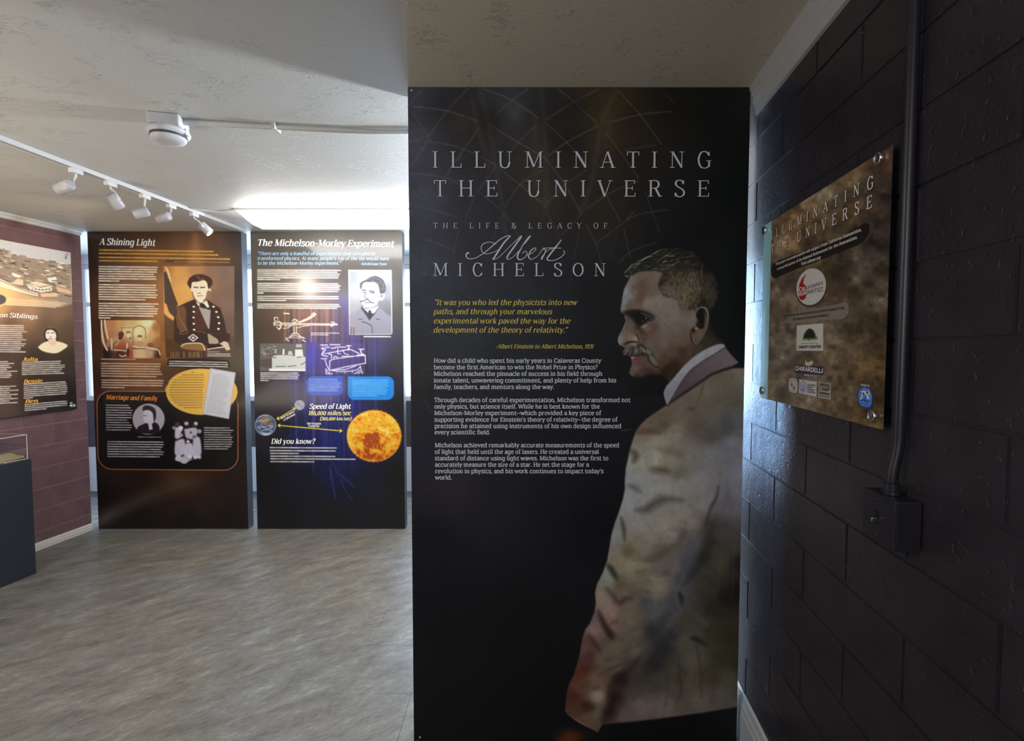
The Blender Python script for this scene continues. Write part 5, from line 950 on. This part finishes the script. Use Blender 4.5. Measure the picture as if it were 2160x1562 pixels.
pic.poly(Z(330,500,320,600,330,740,360,840,440,910,560,910,660,870,690,740,760,740,810,680,810,600,740,600,710,500,640,370,540,350,380,370,345,420), (206, 208, 216), .8, 1, True)
pic.poly(Z(690,740,690,870,560,910,430,920,370,850,400,870,520,890,620,840), (140, 142, 160), 1, .8)
pic.poly(Z(300,480,295,390,340,340,420,300,520,240,650,225,770,290,820,370,850,480,830,560,730,600,700,480,680,410,600,350,500,350,400,350,350,400,330,490), (70, 66, 78), .8, 1, True)
for a in ([440,300,560,260,700,290],[540,300,620,360,700,380],[720,300,790,400,790,460],[760,500,840,490]): pic.stroke(Z(*a), 1.6, (150, 146, 150), .9, .5)
for a, w_ in (([340,530,380,515,420,530],2.4),([490,545,540,535,600,560],2.4),([360,565,400,570],2),([520,570,590,580],2.4),([425,560,400,640,410,680],1.6),([420,695,480,695],1.6),([310,760,370,752,410,728,470,726,520,772,590,795],2.2),([400,785,500,788],1.8),([740,650,775,640],3),([345,1190,440,1220,540,1275],1.8),([270,1140,350,1135],1.4),([640,1130,710,1145],1.6),([550,1290,560,1440],1.4),([325,900,380,980,500,1150],2),([500,1150,620,1000,690,900],1.6)): pic.stroke(Z(*a), w_, (52, 52, 64), .7, .9)
pic.poly(Z(330,620,395,620,400,700,340,740), (150, 150, 176), 1, .7)
S_, X_, Y_ = pic.sl(733, 567, 828, 707); pic.A[S_] *= np.where(np.abs(pic.A[S_] - pre[S_]).sum(-1, keepdims=True) > 3, .84, 1)
# line drawings and photograph of the instrument
Z = Zf(540, 640, 9)
DW = (214, 206, 190)
for a, w_ in (([340,360,690,375,1540,390],2),([450,400,700,400,1450,410],1.6),([350,270,360,330,450,340,480,420,440,490,390,440],1.8),([345,390,470,430,430,480],1.8),([690,330,730,300,790,330,690,370],2),([820,350,960,310,1100,230],3.2),([880,320,1000,260,1090,190],1.4),([1060,200,1140,210,1090,170],2),([520,470,600,460,700,400],1.6),([540,430,650,420],1.4),([770,460,900,430,1010,420],1.4),([720,430,725,560],1.6),([765,430,770,560],1.6),([640,640,700,570,790,570,850,630,920,660],2),([570,660,640,640,740,600,840,640,910,640],1.6),([570,670,620,710],2),([880,690,940,720],2),([650,660,740,640,840,670],1.2),([1430,350,1490,360],2),([1430,430,1490,400,1540,400],2.4),([530,185,630,190],2.4),([350,270,400,260,420,300],1.6),([340,360,345,420],2)): pic.stroke(Z(*a), w_, DW, .6, .9)
pic.poly(Z(75,755,940,755,940,1280,75,1280), (84, 80, 78), .7)
for k_ in range(46): x, y = rg.uniform(90, 330), rg.uniform(770, 1010); pic.stroke(Z(x, y, x + rg.uniform(20, 70), y + rg.uniform(-14, 20)), 1.3, rg.choice([(150, 150, 148), (60, 56, 56), (120, 118, 116)]), .6, .8)
pic.poly(Z(300,1030,330,990,440,975,640,980,760,1000,940,1010,940,1275,300,1275), (170, 174, 172), .8, 1); pic.poly(Z(80,1060,300,1040,300,1230,80,1200), (70, 60, 58), 1); pic.poly(Z(250,1230,940,1250,940,1280,250,1280), (200, 200, 200), 1)
for a, c in (([510,860,540,860,540,970,500,970],(196,190,188)),([620,900,680,900,700,980,600,970],(170,168,166)),([740,870,880,870,900,1010,740,1010],(186,188,186)),([360,860,390,860,390,940,350,940],(150,146,146)),([760,770,870,770,870,830,760,830],(150,150,152))): pic.poly(Z(*a), c, .9)
for a in ([380,1195,560,1190],[610,1195,760,1175],[780,1020,860,1010],[850,1160,940,1110],[240,1000,380,1030]): pic.stroke(Z(*a), 1.8, (60, 60, 62), .7, .8)
for a, w_ in (([1400,1090,1500,1050,1850,1000,2070,985],2),([1400,1090,1395,1270],2),([1400,1270,1700,1200,2080,1130],2.2),([2075,985,2080,1130],2),([1440,1260,1700,1250,1900,1180],2),([1450,1270,1650,1290,1900,1260,1980,1190],2),([1300,950,1420,930,1700,880,1790,870,1960,950],2.2),([1240,850,1320,870,1250,960,1300,990,1360,1000],2.6),([1230,785,1360,785],2.4),([1410,780,1590,780],2.4),([1720,800,1800,800],2.4),([1310,830,1390,830],2.4),([1510,825,1700,825],2.2),([1430,845,1500,845],2.4),([1960,865,2050,865],2.4),([1240,1045,1340,1045],2.4),([1550,850,1550,950,1600,950],1.8),([1650,900,1700,960,1760,970],1.8),([1760,820,1760,880],3),([1990,880,2000,960,2030,960],3),([1380,960,1440,970,1430,1040],2),([1470,1030,1500,1000,1550,1020],2.4),([1310,1070,1340,1160,1390,1260],2.2),([1330,1240,1330,1330,1450,1330],2.2),([1330,1250,1400,1330],2),([1870,1330,2000,1250,1980,1190],2),([1930,1330,2010,1280,2020,1330],2),([1630,1000,1850,1000],2),([1530,1290,1530,1320],1.2),([1690,1290,1690,1320],1.2),([1830,1270,1830,1310],1.2),([1270,790,1275,960],1.4),([1920,980,2060,970],2.4)): pic.stroke(Z(*a), w_, (196, 190, 208), .6, .85, len(a) > 6)
# text boxes
def rrect(x0, y0, x1, y1, radii, n=6):
    P = []
    for (cx_, cy_, sx, sy, a0_), r_ in zip(((x0, y0, 1, 1, math.pi), (x1, y0, -1, 1, 1.5 * math.pi), (x1, y1, -1, -1, 0), (x0, y1, 1, -1, .5 * math.pi)), radii):
        for i in range(n + 1):
            a = a0_ + i / n * math.pi / 2; P.append((cx_ + sx * r_ + r_ * math.cos(a), cy_ + sy * r_ + r_ * math.sin(a)))
    return P
pic.poly(rrect(646.5, 794, 723, 833.5, (14, 1, 10, 14)), (34, 66, 158), .8); pic.poly(rrect(734, 793.5, 831, 843, (1, 14, 14, 14)), (24, 112, 186), .8); pic.stroke(rrect(646.5, 794, 723, 833.5, (14, 1, 10, 14))[:8], 1, (60, 110, 190), .6, .7, False)
pic.bars(652, 720, 799, 7, 4.1, (160, 178, 226), 1.7, .9, .75, .005, seed=60, jag=.12); pic.bars(744, 820, 801, 9, 4.1, (130, 190, 226), 1.7, .7, .7, .005, seed=61, jag=.08)
# earth, moon, sun, arrows
Z = Zf(510, 780, 4.338)
pic.oval(560, 896, 22.6, 22.6, (150, 160, 172), .8); pic.oval(560, 896, 21, 21, (44, 66, 112), 1.5)
for a_, c_ in (([548,884,558,878,570,880,574,886,566,890,560,896,552,894,546,890],(132,108,80)),([566,892,574,890,578,896,574,904,568,902],(120,104,84)),([542,896,548,898,550,906,544,904],(110,112,100)),([546,908,556,912,568,912,574,908,568,916,556,917],(186,190,196))): pic.poly(pairs(a_), c_, 1.2, .9, True)
for p in ([541,890,548,886,556,888,564,884],[544,902,554,900,562,904,572,902],[550,896,558,900,566,897,576,900],[546,880,556,876,566,877],[552,908,562,906,574,908]): pic.stroke(pairs(p), 1.8, (176, 182, 190), .9, .8)
pic.oval(632, 854, 11, 10.6, (140, 142, 156), .8)
for x, y, r_, c in ((629,851,3.5,(110,112,128)),(635,857,3,(118,120,136)),(632,860,2.5,(170,172,184)),(628,857,2,(160,160,172))): pic.blob(x, y, r_, r_, c, .8)
def arrow(a, b, c, w_=1.8, h_=5):
    dx, dy = b[0] - a[0], b[1] - a[1]; l = math.hypot(dx, dy); dx /= l; dy /= l
    pic.stroke([(a[0] + dx * 4, a[1] + dy * 4), (b[0] - dx * 4, b[1] - dy * 4)], w_, c, .5, 1, False)
    for P_, s_ in ((a, 1), (b, -1)): pic.poly([P_, (P_[0] + s_ * dx * 7 - dy * h_, P_[1] + s_ * dy * 7 + dx * h_), (P_[0] + s_ * dx * 5, P_[1] + s_ * dy * 5), (P_[0] + s_ * dx * 7 + dy * h_, P_[1] + s_ * dy * 7 - dx * h_)], c, .5)
arrow((583, 884.5), (624, 859.5), (222, 196, 52)); arrow((585, 896.5), (723, 908.5), (222, 202, 62), 2)
pic.oval(789, 919, 57.5, 54.5, (204, 150, 32), .9)
Ns = [pic.noise(1, c_, 70 + i_, None) for i_, c_ in enumerate((11, 5.5, 2.6))]
S_, X_, Y_ = pic.sl(725, 860, 852, 978); Rn = np.sqrt(((X_ - 789) / 57.5) ** 2 + ((Y_ - 919) / 54.5) ** 2); m_ = np.clip((1 - Rn) * 22, 0, 1)
nz = (Ns[0][S_] * .5 + Ns[1][S_] * .45 + Ns[2][S_] * .4)
tone = nz * .7 + (-.4 * (Y_ > 912) * np.exp(-((X_ - 775) / 30.) ** 2 - ((Y_ - 925) / 26.) ** 2) * 3.2) - .9 * np.exp(-((Y_ - 965) / 10.) ** 2) + .2
st = np.array([(140, 52, 16), (196, 104, 22), (214, 154, 34), (206, 178, 60), (222, 206, 122)], float); q_ = np.clip((tone + 1.2) / 2.4 * 4, 0, 3.999); i_ = q_.astype(int); f_ = (q_ - i_)[..., None]
pic.put(S_, m_ * .88, st[i_] * (1 - f_) + st[i_ + 1] * f_)
for a_ in np.linspace(0, 2 * math.pi, 40): pic.blob(789 + 56.5 * math.cos(a_), 919 + 54 * math.sin(a_), 2.6, 2.6, (222, 132, 34), .55)
pic.stroke([(789 + 55 * math.cos(a_), 919 + 52 * math.sin(a_)) for a_ in np.linspace(2.2, 4.2, 12)], 2, (226, 190, 96), 1, .6)
rows(570, 711, 943.5, 2, .98, 62, dy=6.3, th=2.6); rows(571, 631, 955.6, 1, 1, 63, dy=6, th=2.5); rows(571, 707, 961.5, 1, 1, 64, th=2.5); rows(571, 750, 967, 1, 1, 65, th=2.5); rows(571, 663, 973, 1, 1, 66, th=2.5)
pic.A *= 1 + RNG.normal(0, .02, pic.A.shape[:2])[..., None]
t = far_panel(-2.117, -.889, 'dark blue panel with a big orange sun and a moustached man', pic, K3, (50, 50, 56))
W3i = ink('cool white ink', (234, 232, 224), K3)
k = Ink(pl, .0012); k.text('The Michelson-Morley Experiment', (543, 518), (829, 520.5), 13.6, 'head')
k.text('Speed of Light', (653, 861.5), (738.5, 861.5), 10.2, 'head'); k.text('Did you know?', (572.5, 935.3), (663, 935.3), 10.4, 'head')
k.text('SUN TO EARTH', (648, 894.6), (677, 895.4), 3.8, 'sansb'); k.text('8 MINUTES', (651, 900), (673, 900.6), 3.8, 'sansb'); k.text('MOON TO EARTH', (592, 884), (620, 869.5), 3.6, 'sansb'); k.text('1.3 SECONDS', (598, 887.5), (622, 875), 3.6, 'sansb')
k.build('title_lettering', W3i, t)
k = Ink(pl, .0012)
for s_, a, b in (('\u201cThere are only a handful of experiments that completely', (543, 537.5), (791, 538)), ('transformed physics. At many people\'s top of the list would have', (543, 547.6), (820, 548.2)), ('to be the Michelson-Morley experiment.\u201d', (543, 557.8), (718, 558))): k.text(s_, a, b, 6.9, 'quote')
k.text('- Neil deGrasse Tyson', (759, 558.6), (815, 558.8), 5, 'quote'); k.build('quote_lettering', ink('pale blue ink', (140, 182, 214), K3), t)
k = Ink(pl, .0012); k.text('186,000 miles/sec', (651, 875), (739, 875), 9, 'head'); k.text('(300,000 km/sec)', (675, 885.8), (740.5, 885.8), 7, 'head'); k.build('figures_lettering', ink('straw ink', (214, 206, 142), K3), t)

# ------------------------------------------------------------------ poster on the left wall
K4 = (.50, .42, .34)
nL_ = Vector((1, -LU, 0)).normalized(); O4 = Vector((LX, 0, EYE)) + nL_ * .024
pl4 = Plane(O4, (LU, 1, 0), nL_)
pic = Pic(-260, 420, 170, 920, .8, (50, 36, 28))
pic.field(pairs([-280, 410, 180, 410, 180, 930, -280, 930]), cp("""0,480,150,128,110 100,600,90,72,58 0,650,168,116,70 60,660,130,92,62 120,660,96,70,52 -100,650,170,116,70 20,680,86,58,42 100,690,76,54,36 140,700,64,46,32 10,740,56,38,32 80,760,40,28,22 140,760,40,30,22 0,800,52,34,28 80,820,32,20,16 140,830,20,16,14 0,870,60,42,34 120,860,22,18,16 -100,800,52,34,28"""), 1, 16)
Z = Zf(0, 490, 8.223)
pic.poly([(-260, 461)] + Z(0,110,1240,345,1250,1240,1060,1300,100,1270) + [(0, 650), (-260, 664)], (120, 98, 78), .6)
pic.poly([(-260, 461)] + Z(0,120,1232,352,1232,575,1060,545,860,515,600,470,400,440,200,390,60,290,0,280) + [(-260, 500)], (158, 146, 136), .7)
rg = random.Random(12)
for k_ in range(420):
    x = rg.uniform(-260, 148); tt_ = (x + 0) / 150; y0_ = 524 + x * .23 if x > 10 else 528 + (x - 10) * .1; y = rg.uniform(y0_, 604 + x * .17)
    c = rg.choice([(96, 84, 66), (66, 56, 46), (140, 124, 98), (176, 158, 126), (84, 70, 60), (206, 190, 158), (60, 50, 42), (112, 96, 74)])
    L_ = rg.uniform(4, 13); pic.stroke([(x, y), (x + L_, y + L_ * .2 + rg.uniform(-1.2, 1.2))], rg.uniform(1.2, 2.8), c, .7, .85, False)
for a, c in (([500,855,640,840,780,880,900,900,700,940,600,920],(190,156,124)),([440,880,520,900,700,960,700,1030,520,990],(206,184,152)),([700,960,900,920,900,1010,700,1040],(196,170,140)),([820,800,960,770,990,820,880,830,960,860,860,860],(210,196,164)),([220,870,300,800,400,820,400,920,260,900],(178,148,118)),([960,900,1230,980,1230,1060,1000,1030],(170,132,104)),([210,700,360,750,340,790,210,740],(206,184,152)),([0,800,330,960,660,1060,660,1110,350,1040,0,940],(206,170,132)),([1000,570,1090,600,1090,630,1000,600],(214,206,182)),([700,1060,980,1050,1000,1110,720,1120],(186,140,106))): pic.poly(Z(*a), c, .7)
for a in ([500,860,640,842,780,880,900,905],[0,830,350,980,640,1080],[440,880,700,1000,900,950],[940,920,1240,1000],[60,280,200,380,400,430,700,480,1000,540,1230,580]): pic.stroke(Z(*a), 1.2, (70, 50, 38), .7, .8)
for x in range(500, 900, 60): pic.oval(x / 8.223, 490 + (985 + (x - 500) * .02) / 8.223, 1.3, 1.6, (70, 48, 38), .6)
pic.field([(-260, 596)] + Z(0,940,350,1050,620,1130,1000,1170,1060,1290,80,1260,0,1300) + [(-260, 640)], [(0,620,(196,144,88)),(60,640,(170,124,84)),(110,642,(140,108,80)),(-200,620,(206,150,90))], 1.2, 10)
for k_ in range(4): pic.stroke(Z(120, 1150 + k_ * 34, 700, 1190 + k_ * 30, 1150 - k_ * 60, 1230 + k_ * 24), 1.4, (206, 178, 140), .7, .8)
pic.oval(-4, 631.5, 17, 11, (52, 40, 34), .8); pic.stroke(Z(1240,350,1238,800,1245,1060), 1, (190, 170, 150), .6)
pic.oval(141, 537.5, 3.6, 3.2, (96, 84, 76), .6); pic.oval(141, 537.5, 2.2, 1.9, (150, 140, 130), .5)
Z = Zf(0, 650, 6.247)
TW = (186, 170, 150)
def sl_rows(x0, x1, y, n, dy, seed, sl, last=.9, jag=.1): pic.bars(x0, x1, y, n, dy, TW, 2.2, last, .88, sl, seed=seed, jag=jag)
sl_rows(-120, 60, 684.5, 14, 4.25, 80, .012, .97); sl_rows(-120, 38, 765, 9, 4.1, 81, -.02, .3 + .6, .16); sl_rows(-120, 42, 820, 9, 4.35, 82, -.04, .97, .14)
sl_rows(47, 138, 764, 7, 4.2, 83, -.03, .97, .12); sl_rows(51, 142, 810, 8, 4.2, 84, -.06, .2, .06); sl_rows(53, 143, 853, 4, 4.1, 85, -.085, .5, .06)
pic.oval(108, 710, 15, 20, (44, 30, 24), 1.5, .9); pic.poly(Z(500,510,560,460,650,430,780,440,890,485,840,540,740,590,620,580,540,550), (196, 160, 126), 1, 1, True)
pic.poly(Z(640,400,740,400,740,480,680,490,640,460), (190, 140, 116), .8); pic.oval(107.5, 704, 13, 13.5, (202, 166, 146), .8)
pic.poly(Z(575,360,590,290,640,260,720,265,760,330,750,420,735,330,690,285,620,290,600,340,600,400), (40, 26, 22), .8, 1, True)
for a, w_ in (([620,325,650,320],2),([680,325,710,320],2),([660,375,680,375],1.4),([640,400,690,402],1.6)): pic.stroke(Z(*a), w_, (96, 58, 50), .6)
pic.oval(153, 854.5, 6, 2.8, (190, 186, 180), .7); pic.oval(154, 854.5, 2, 2, (50, 44, 44), .6)
pic.A *= 1 + RNG.normal(0, .02, pic.A.shape[:2])[..., None]
a1 = (pl4.ab(151.5, 532)[0] + pl4.ab(159.5, 862.5)[0]) / 2; b1 = pl4.ab(151.5, 532.5)[1]; b0 = pl4.ab(159.5, 862.5)[1]; a0 = a1 - 1.22
Pc = pl4.P((a0 + a1) / 2, b0)
t = empty('wall_poster', tuple(Pc), 'brown poster with a hillside town photograph on the left block wall', 'poster')
Mp = Matrix((pl4.U, -pl4.N, Vector((0, 0, 1)))).transposed().to_4x4(); Mp.translation = pl4.O
bm = bmesh.new(); box(bm, a0, a1, 0, .006, b0, b1, .0008, Mp); keep(obj('poster_board', bm2me(bm), MAT['black']), t)
s4 = .0036; print_mesh('printed_face', pl4, np.append(np.arange(a0 + .001, a1 - .001, s4), a1 - .001), np.append(np.arange(b1 - .001, b0 + .001, -s4 * .9), b0 + .001), pic, K4, MAT['print_far'], t, .0006)
k = Ink(pl4, .0012); k.text('Siblings', (20.5, 669), (77.5, 672), 9.5, 'head'); k.text('Michelson', (-62, 667), (15, 668.6), 9.5, 'head'); k.build('title_lettering', ink('cream ink', (206, 186, 160), K4), t)
om = ink('orange heading ink', (214, 128, 52), K4)
for s_, a_, b_ in (('Julia', (48.5, 760.5), (78, 760.8)), ('Bessie', (50.5, 807.8), (88, 805.8)), ('Ben', (53.5, 849.8), (79, 848))): k = Ink(pl4, .0012); k.text(s_, a_, b_, 7.5, 'head'); k.build('heading_lettering', om, t)
for a_, b_ in ((a1 - .045, b1 - .05), (a1 - .045, b0 + .05)):
    bm = bmesh.new(); lathe(bm, [(0, -.020), (.007, -.020), (.007, .0), (.010, .0), (.010, .004), (.008, .006), (0, .006)], 20, Matrix.Translation(pl4.P(a_, b_, .0006)) @ pl4.N.to_track_quat('Z', 'Y').to_matrix().to_4x4()); keep(obj('standoff', bm2me(bm, True), MAT['chrome']), t)

# ------------------------------------------------------------------ plaque on the right wall
K5 = .46
O5 = Vector((WX, 0, EYE)) + nR * .014
pl5 = Plane(O5, (-WU, -1, 0), nR)
pic = Pic(1596, 280, 1900, 920, .8, (60, 50, 40))
pic.field(pairs([1590, 270, 1910, 270, 1910, 930, 1590, 930]), cp("""1625,470,104,88,66 1640,500,112,94,68 1680,470,104,84,56 1720,440,112,96,70 1740,410,128,118,98 1790,380,96,82,60 1840,330,86,66,48 1870,330,70,52,40 1870,420,44,36,34 1860,400,56,46,40 1820,440,78,64,46 1780,450,72,58,42 1850,480,44,36,34 1862,520,36,30,28 1840,480,70,66,58 1855,540,62,56,48 1630,620,112,98,84 1640,700,108,98,86 1655,600,70,62,52 1660,640,98,86,72 1650,760,104,94,82 1640,800,94,82,68 1660,830,88,80,68 1700,850,92,82,68 1750,830,96,82,62 1700,560,84,68,48 1760,590,46,38,28 1790,560,64,56,46 1810,575,104,96,84 1830,600,60,50,40 1800,620,56,46,34 1840,620,96,86,74 1850,570,52,44,38 1770,640,70,58,44 1770,680,94,84,70 1760,720,108,98,82 1780,740,100,90,74 1800,700,62,50,36 1820,690,44,36,26 1850,700,56,46,36 1860,760,70,56,36 1790,780,74,60,42 1820,790,96,78,50 1840,770,104,84,54 1780,830,104,92,72 1800,860,84,68,46 1830,830,66,54,36 1860,840,44,36,24 1850,890,76,60,38 1730,770,90,80,66 1715,760,60,50,40 1640,850,84,74,58 1600,600,104,92,78"""), 1, 9, 3)
for c_, am, sd in ((26, .15, 1), (11, .14, 2), (5, .07, 3)): pic.A *= np.clip(1 + am * pic.noise(1, c_, sd + 90), .6, 1.4)[..., None]
def pxy(pts, pln=pl5): return pts
BK = (28, 24, 22)
pic.poly(pairs([1627,563,1631,556,1642,549,1700,528,1760,507,1812,478,1824,469,1832,470,1836,480,1834,494,1826,506,1808,517,1740,545,1680,567,1634,587,1628,582]), BK, .9, 1)
pic.stroke(pairs([1826,469,1834,472,1836,482,1834,494,1824,508]), 1, (84, 88, 78), .6)
wl = (166, 164, 162)
pic.oval(1711, 606.5, 32.6, 41, (24, 22, 22), 1.2, .9, .25); pic.oval(1711, 604.5, 31, 39.6, wl, .8, 1, .25)
Z = Zf(1640, 540, 6.25)
pic.poly(Z(380,232,345,310,340,368,372,385,388,420,386,500,365,560,325,582,290,560,276,480,286,380,320,300), (128, 18, 18), .7, 1)
pic.poly(Z(205,730,480,690,860,615,905,625,930,670,925,740,890,800,820,825,560,850,260,890,80,880), (108, 100, 92), 1.2, .85); pic.stroke(Z(860,615,905,625,930,670,925,740,890,800,820,825), 1.2, (134, 128, 122), .6, .8)
pic.poly(Z(250,915,606,880,606,1255,246,1252), (30, 26, 24), 1.2, .8); pic.poly(Z(252,912,604,882,604,1250,248,1246), wl, .7)
pic.poly(Z(326,1108,340,1040,380,975,430,950,480,985,515,1050,518,1100), (84, 128, 62), .8, 1, True); pic.poly(Z(345,1080,355,1030,390,975,420,955,470,975,492,1030,500,1080,430,1085,420,1075,400,1085), (22, 24, 22), .8, 1); pic.stroke(Z(412,1070,416,1115), 1.4, (28, 28, 24), .5)
Z = Zf(1650, 770, 10.286)
pic.poly(Z(290,-8,888,35,884,212,282,152), (20, 18, 46), .7); pic.poly(Z(455,188,682,214,680,262,450,236), (20, 18, 46), .7)
pic.poly(Zf(1640, 540, 6.25)(320,1395,370,1355,420,1340,470,1360,500,1400,470,1450,360,1450), (84, 72, 40), .8, 1, True); pic.poly(Zf(1640, 540, 6.25)(370,1370,400,1400,450,1380,470,1400,440,1440,370,1440), (160, 156, 146), .7, 1, True)
pic.poly(Z(135,350,150,290,200,270,280,275,330,320,345,420,340,560,300,612,220,604,160,580,132,500), (40, 34, 30), 1, .8, True); pic.poly(Z(140,350,155,295,200,278,280,282,325,322,338,420,332,552,298,602,220,594,165,572,138,500), (146, 146, 140), .7, 1, True)
pic.blob(1670, 811, 2, 2.6, (40, 40, 38), .9); pic.blob(1675, 818, 1.8, 3, (36, 36, 36), .9); pic.stroke(Z(165,350,240,320,315,360), .9, (90, 90, 86), .5); pic.stroke(Z(170,545,300,556), .8, (110, 110, 106), .5)
pic.poly(Z(356,296,752,350,750,696,350,612), (38, 32, 30), 1.1, .7); pic.poly(Z(366,300,750,352,744,688,356,604), (156, 156, 158), .7); pic.oval(1693.6, 815.4, 6.8, 12, (104, 104, 136), .7); pic.oval(1693.6, 815.4, 5.2, 10, (150, 150, 166), .7); pic.blob(1693.6, 814, 2.8, 4, (104, 106, 150), .9); pic.blob(1692, 821, 2, 2, (60, 62, 96), .8); pic.blob(1696, 821, 2, 2, (60, 62, 96), .8)
pic.poly(Z(782,350,1062,386,1056,758,772,706), (38, 32, 30), 1.1, .7); pic.poly(Z(790,352,1058,390,1050,750,780,700), (140, 138, 126), .7); pic.poly(Z(812,388,1030,418,1022,474,808,440), (110, 104, 100), .7); pic.poly(Z(804,570,1024,604,1020,650,802,612), (110, 96, 94), .7); pic.poly(Z(806,640,1020,676,1014,708,804,672), (30, 34, 32), .6); pic.poly(Z(820,650,1008,684,1004,698,818,664), (136, 140, 134), .5)
pic.poly(Z(1636,560,1680,490,1740,462,1850,478,1920,520,1960,600,1962,800,1930,890,1870,925,1740,900,1670,850,1638,740), (18, 22, 86), .8, 1, True); pic.poly(Z(1650,570,1690,500,1745,474,1845,490,1905,530,1944,606,1944,800,1915,880,1860,910,1745,886,1680,840,1652,740), (66, 108, 190), .7, 1, True)
for a, w_, c in (([1700,500,1730,560,1690,590],2,(20,22,30)),([1730,570,1790,580,1860,600],4.5,(206,204,196)),([1740,600,1730,680,1700,740],2.4,(206,204,196)),([1800,610,1850,660,1850,720],3,(206,204,196)),([1885,570,1890,620],4,(220,218,210)),([1690,760,1760,750,1830,790,1880,770],1.8,(16,18,26)),([1755,600,1760,620],3,(18,20,26)),([1830,600,1860,590],3.4,(16,18,26)),([1870,680,1890,720],1.6,(190,190,190)),([1700,820,1760,830,1860,860],1,(24,40,110)),([1780,700,1810,750],1.4,(20,22,30)),([1900,560,1925,620],2,(16,18,30))): pic.stroke(Z(*a), w_, c, .5, .95)
pic.A *= 1 + RNG.normal(0, .03, pic.A.shape[:2])[..., None]
A0 = (pl5.ab(1609, 480)[0] + pl5.ab(1605, 838)[0]) / 2; A1_ = (pl5.ab(1884, 305)[0] + pl5.ab(1866, 907)[0]) / 2
BT = (pl5.ab(1609, 476.7)[1] + pl5.ab(1884, 305)[1]) / 2; BB = (pl5.ab(1605, 838)[1] + pl5.ab(1866, 907)[1]) / 2
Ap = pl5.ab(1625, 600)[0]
t = empty('acrylic_plaque', tuple(pl5.P((A0 + A1_) / 2, BB)), 'mottled bronze square acrylic plaque on steel standoffs on the right block wall', 'plaque')
Mq = Matrix((pl5.U, -pl5.N, Vector((0, 0, 1)))).transposed().to_4x4(); Mq.translation = pl5.O
bm = bmesh.new(); box(bm, A0, A1_ - .012, .0002, .004, BB, BT, .0008, Mq); keep(obj('acrylic_sheet', bm2me(bm), NT('acrylic sheet', L4((176, 232, 240)), .25).m), t)  # pale cyan colour stands in for a daylight band on the left margin
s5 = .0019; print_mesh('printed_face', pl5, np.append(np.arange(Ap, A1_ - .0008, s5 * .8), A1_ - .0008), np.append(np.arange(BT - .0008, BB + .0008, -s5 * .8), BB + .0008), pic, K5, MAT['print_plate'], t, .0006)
WP = ink('plaque white ink', (198, 196, 194), K5); DP = ink('plaque dark ink', (52, 50, 50), K5)
def plq(): return Ink(pl5, .0012)
for off, m_, nm in (((1.2, 1.2), ink('plaque shadow ink', (26, 20, 16), K5), 'shadow_lettering'), ((0, 0), WP, 'title_lettering')):
    k = Ink(pl5, .0012 if off[0] == 0 else .0009); o_ = off
    k.text('ILLUMINATING', (1627.5 + o_[0], 505 + o_[1]), (1841 + o_[0], 395.5 + o_[1]), 17, 'titleb', True); k.text('THE UNIVERSE', (1627.5 + o_[0], 535 + o_[1]), (1838 + o_[0], 437.5 + o_[1]), 17.5, 'titleb', True)
    k.build(nm, m_, t)
k = plq(); k.text('This project was made possible with support from California Humanities,', (1636, 559.5), (1817, 486.5), 4.8, 'slab'); k.text('a non-profit partner of the National Endowment for the Humanities.', (1639, 569.5), (1808.5, 502.5), 4.8, 'slab'); k.text('Visit calhum.org', (1690, 559.5), (1731, 545), 6, 'slab')
k.text('CAL', (1685.5, 614.5), (1700.5, 611.5), 8, 'sansb'); k.text('HUM', (1685.5, 624), (1700.5, 620.5), 8, 'sansb'); k.text('GHIRARDELLI', (1678.5, 780.5), (1735, 786.5), 8.6, 'sansb'); k.text('CHOCOLATE', (1696, 792), (1715, 794.2), 3, 'sansb'); k.text('Design by', (1816, 812.5), (1834, 815), 4, 'slab')
k.build('small_lettering', WP, t)
k = plq(); k.text('IFORNIA', (1703.5, 610.5), (1735.5, 600), 7.6, 'sans'); k.text('ANITIES', (1703, 620), (1735.5, 613.5), 8, 'sans'); k.text('This project was also made possible with generous support from', (1652.5, 668.5), (1781, 651), 4.4, 'slab'); k.text('The Calaveras Community Foundation.', (1672, 675.5), (1748.5, 666), 4.8, 'slab')
k.text('COMMUNITY FOUNDATION', (1683.5, 734.5), (1731, 733.5), 5.6, 'sansb'); k.text('CALAVERAS', (1690, 725.2), (1724, 724.4), 2.2, 'sans'); k.text('ANGELS', (1728.8, 812.5), (1749.6, 816), 6, 'sansb'); k.text('CAMP', (1728.4, 822.5), (1749.4, 826), 8, 'sansb'); k.text('MUSEUM', (1728.4, 830), (1749.2, 833.4), 4.4, 'sansb')
for i_, s_ in enumerate(('CALAVERAS', 'COUNTY', 'OFFICE OF', 'EDUCATION')): k.text(s_, (1702.5, 812.3 + i_ * 4.9), (1702.5 + (17, 12, 15, 17)[i_], 814.4 + i_ * 5.1), 3, 'sansb')
k.build('dark_lettering', DP, t)
for px, py in ((1616, 486), (1611, 823), (1859, 334), (1846, 877)):
    a_, b_ = pl5.ab(px, py)
    bm = bmesh.new(); lathe(bm, [(0, -.0135), (.0075, -.0135), (.0075, .0008), (.0128, .0008), (.0136, .002), (.0136, .0085), (.0124, .0100), (.0108, .0100), (.0098, .0088), (0, .0088)], 28, Matrix.Translation(pl5.P(a_, b_, 0)) @ pl5.N.to_track_quat('Z', 'Y').to_matrix().to_4x4()); keep(obj('standoff', bm2me(bm, True), MAT['chrome']), t)
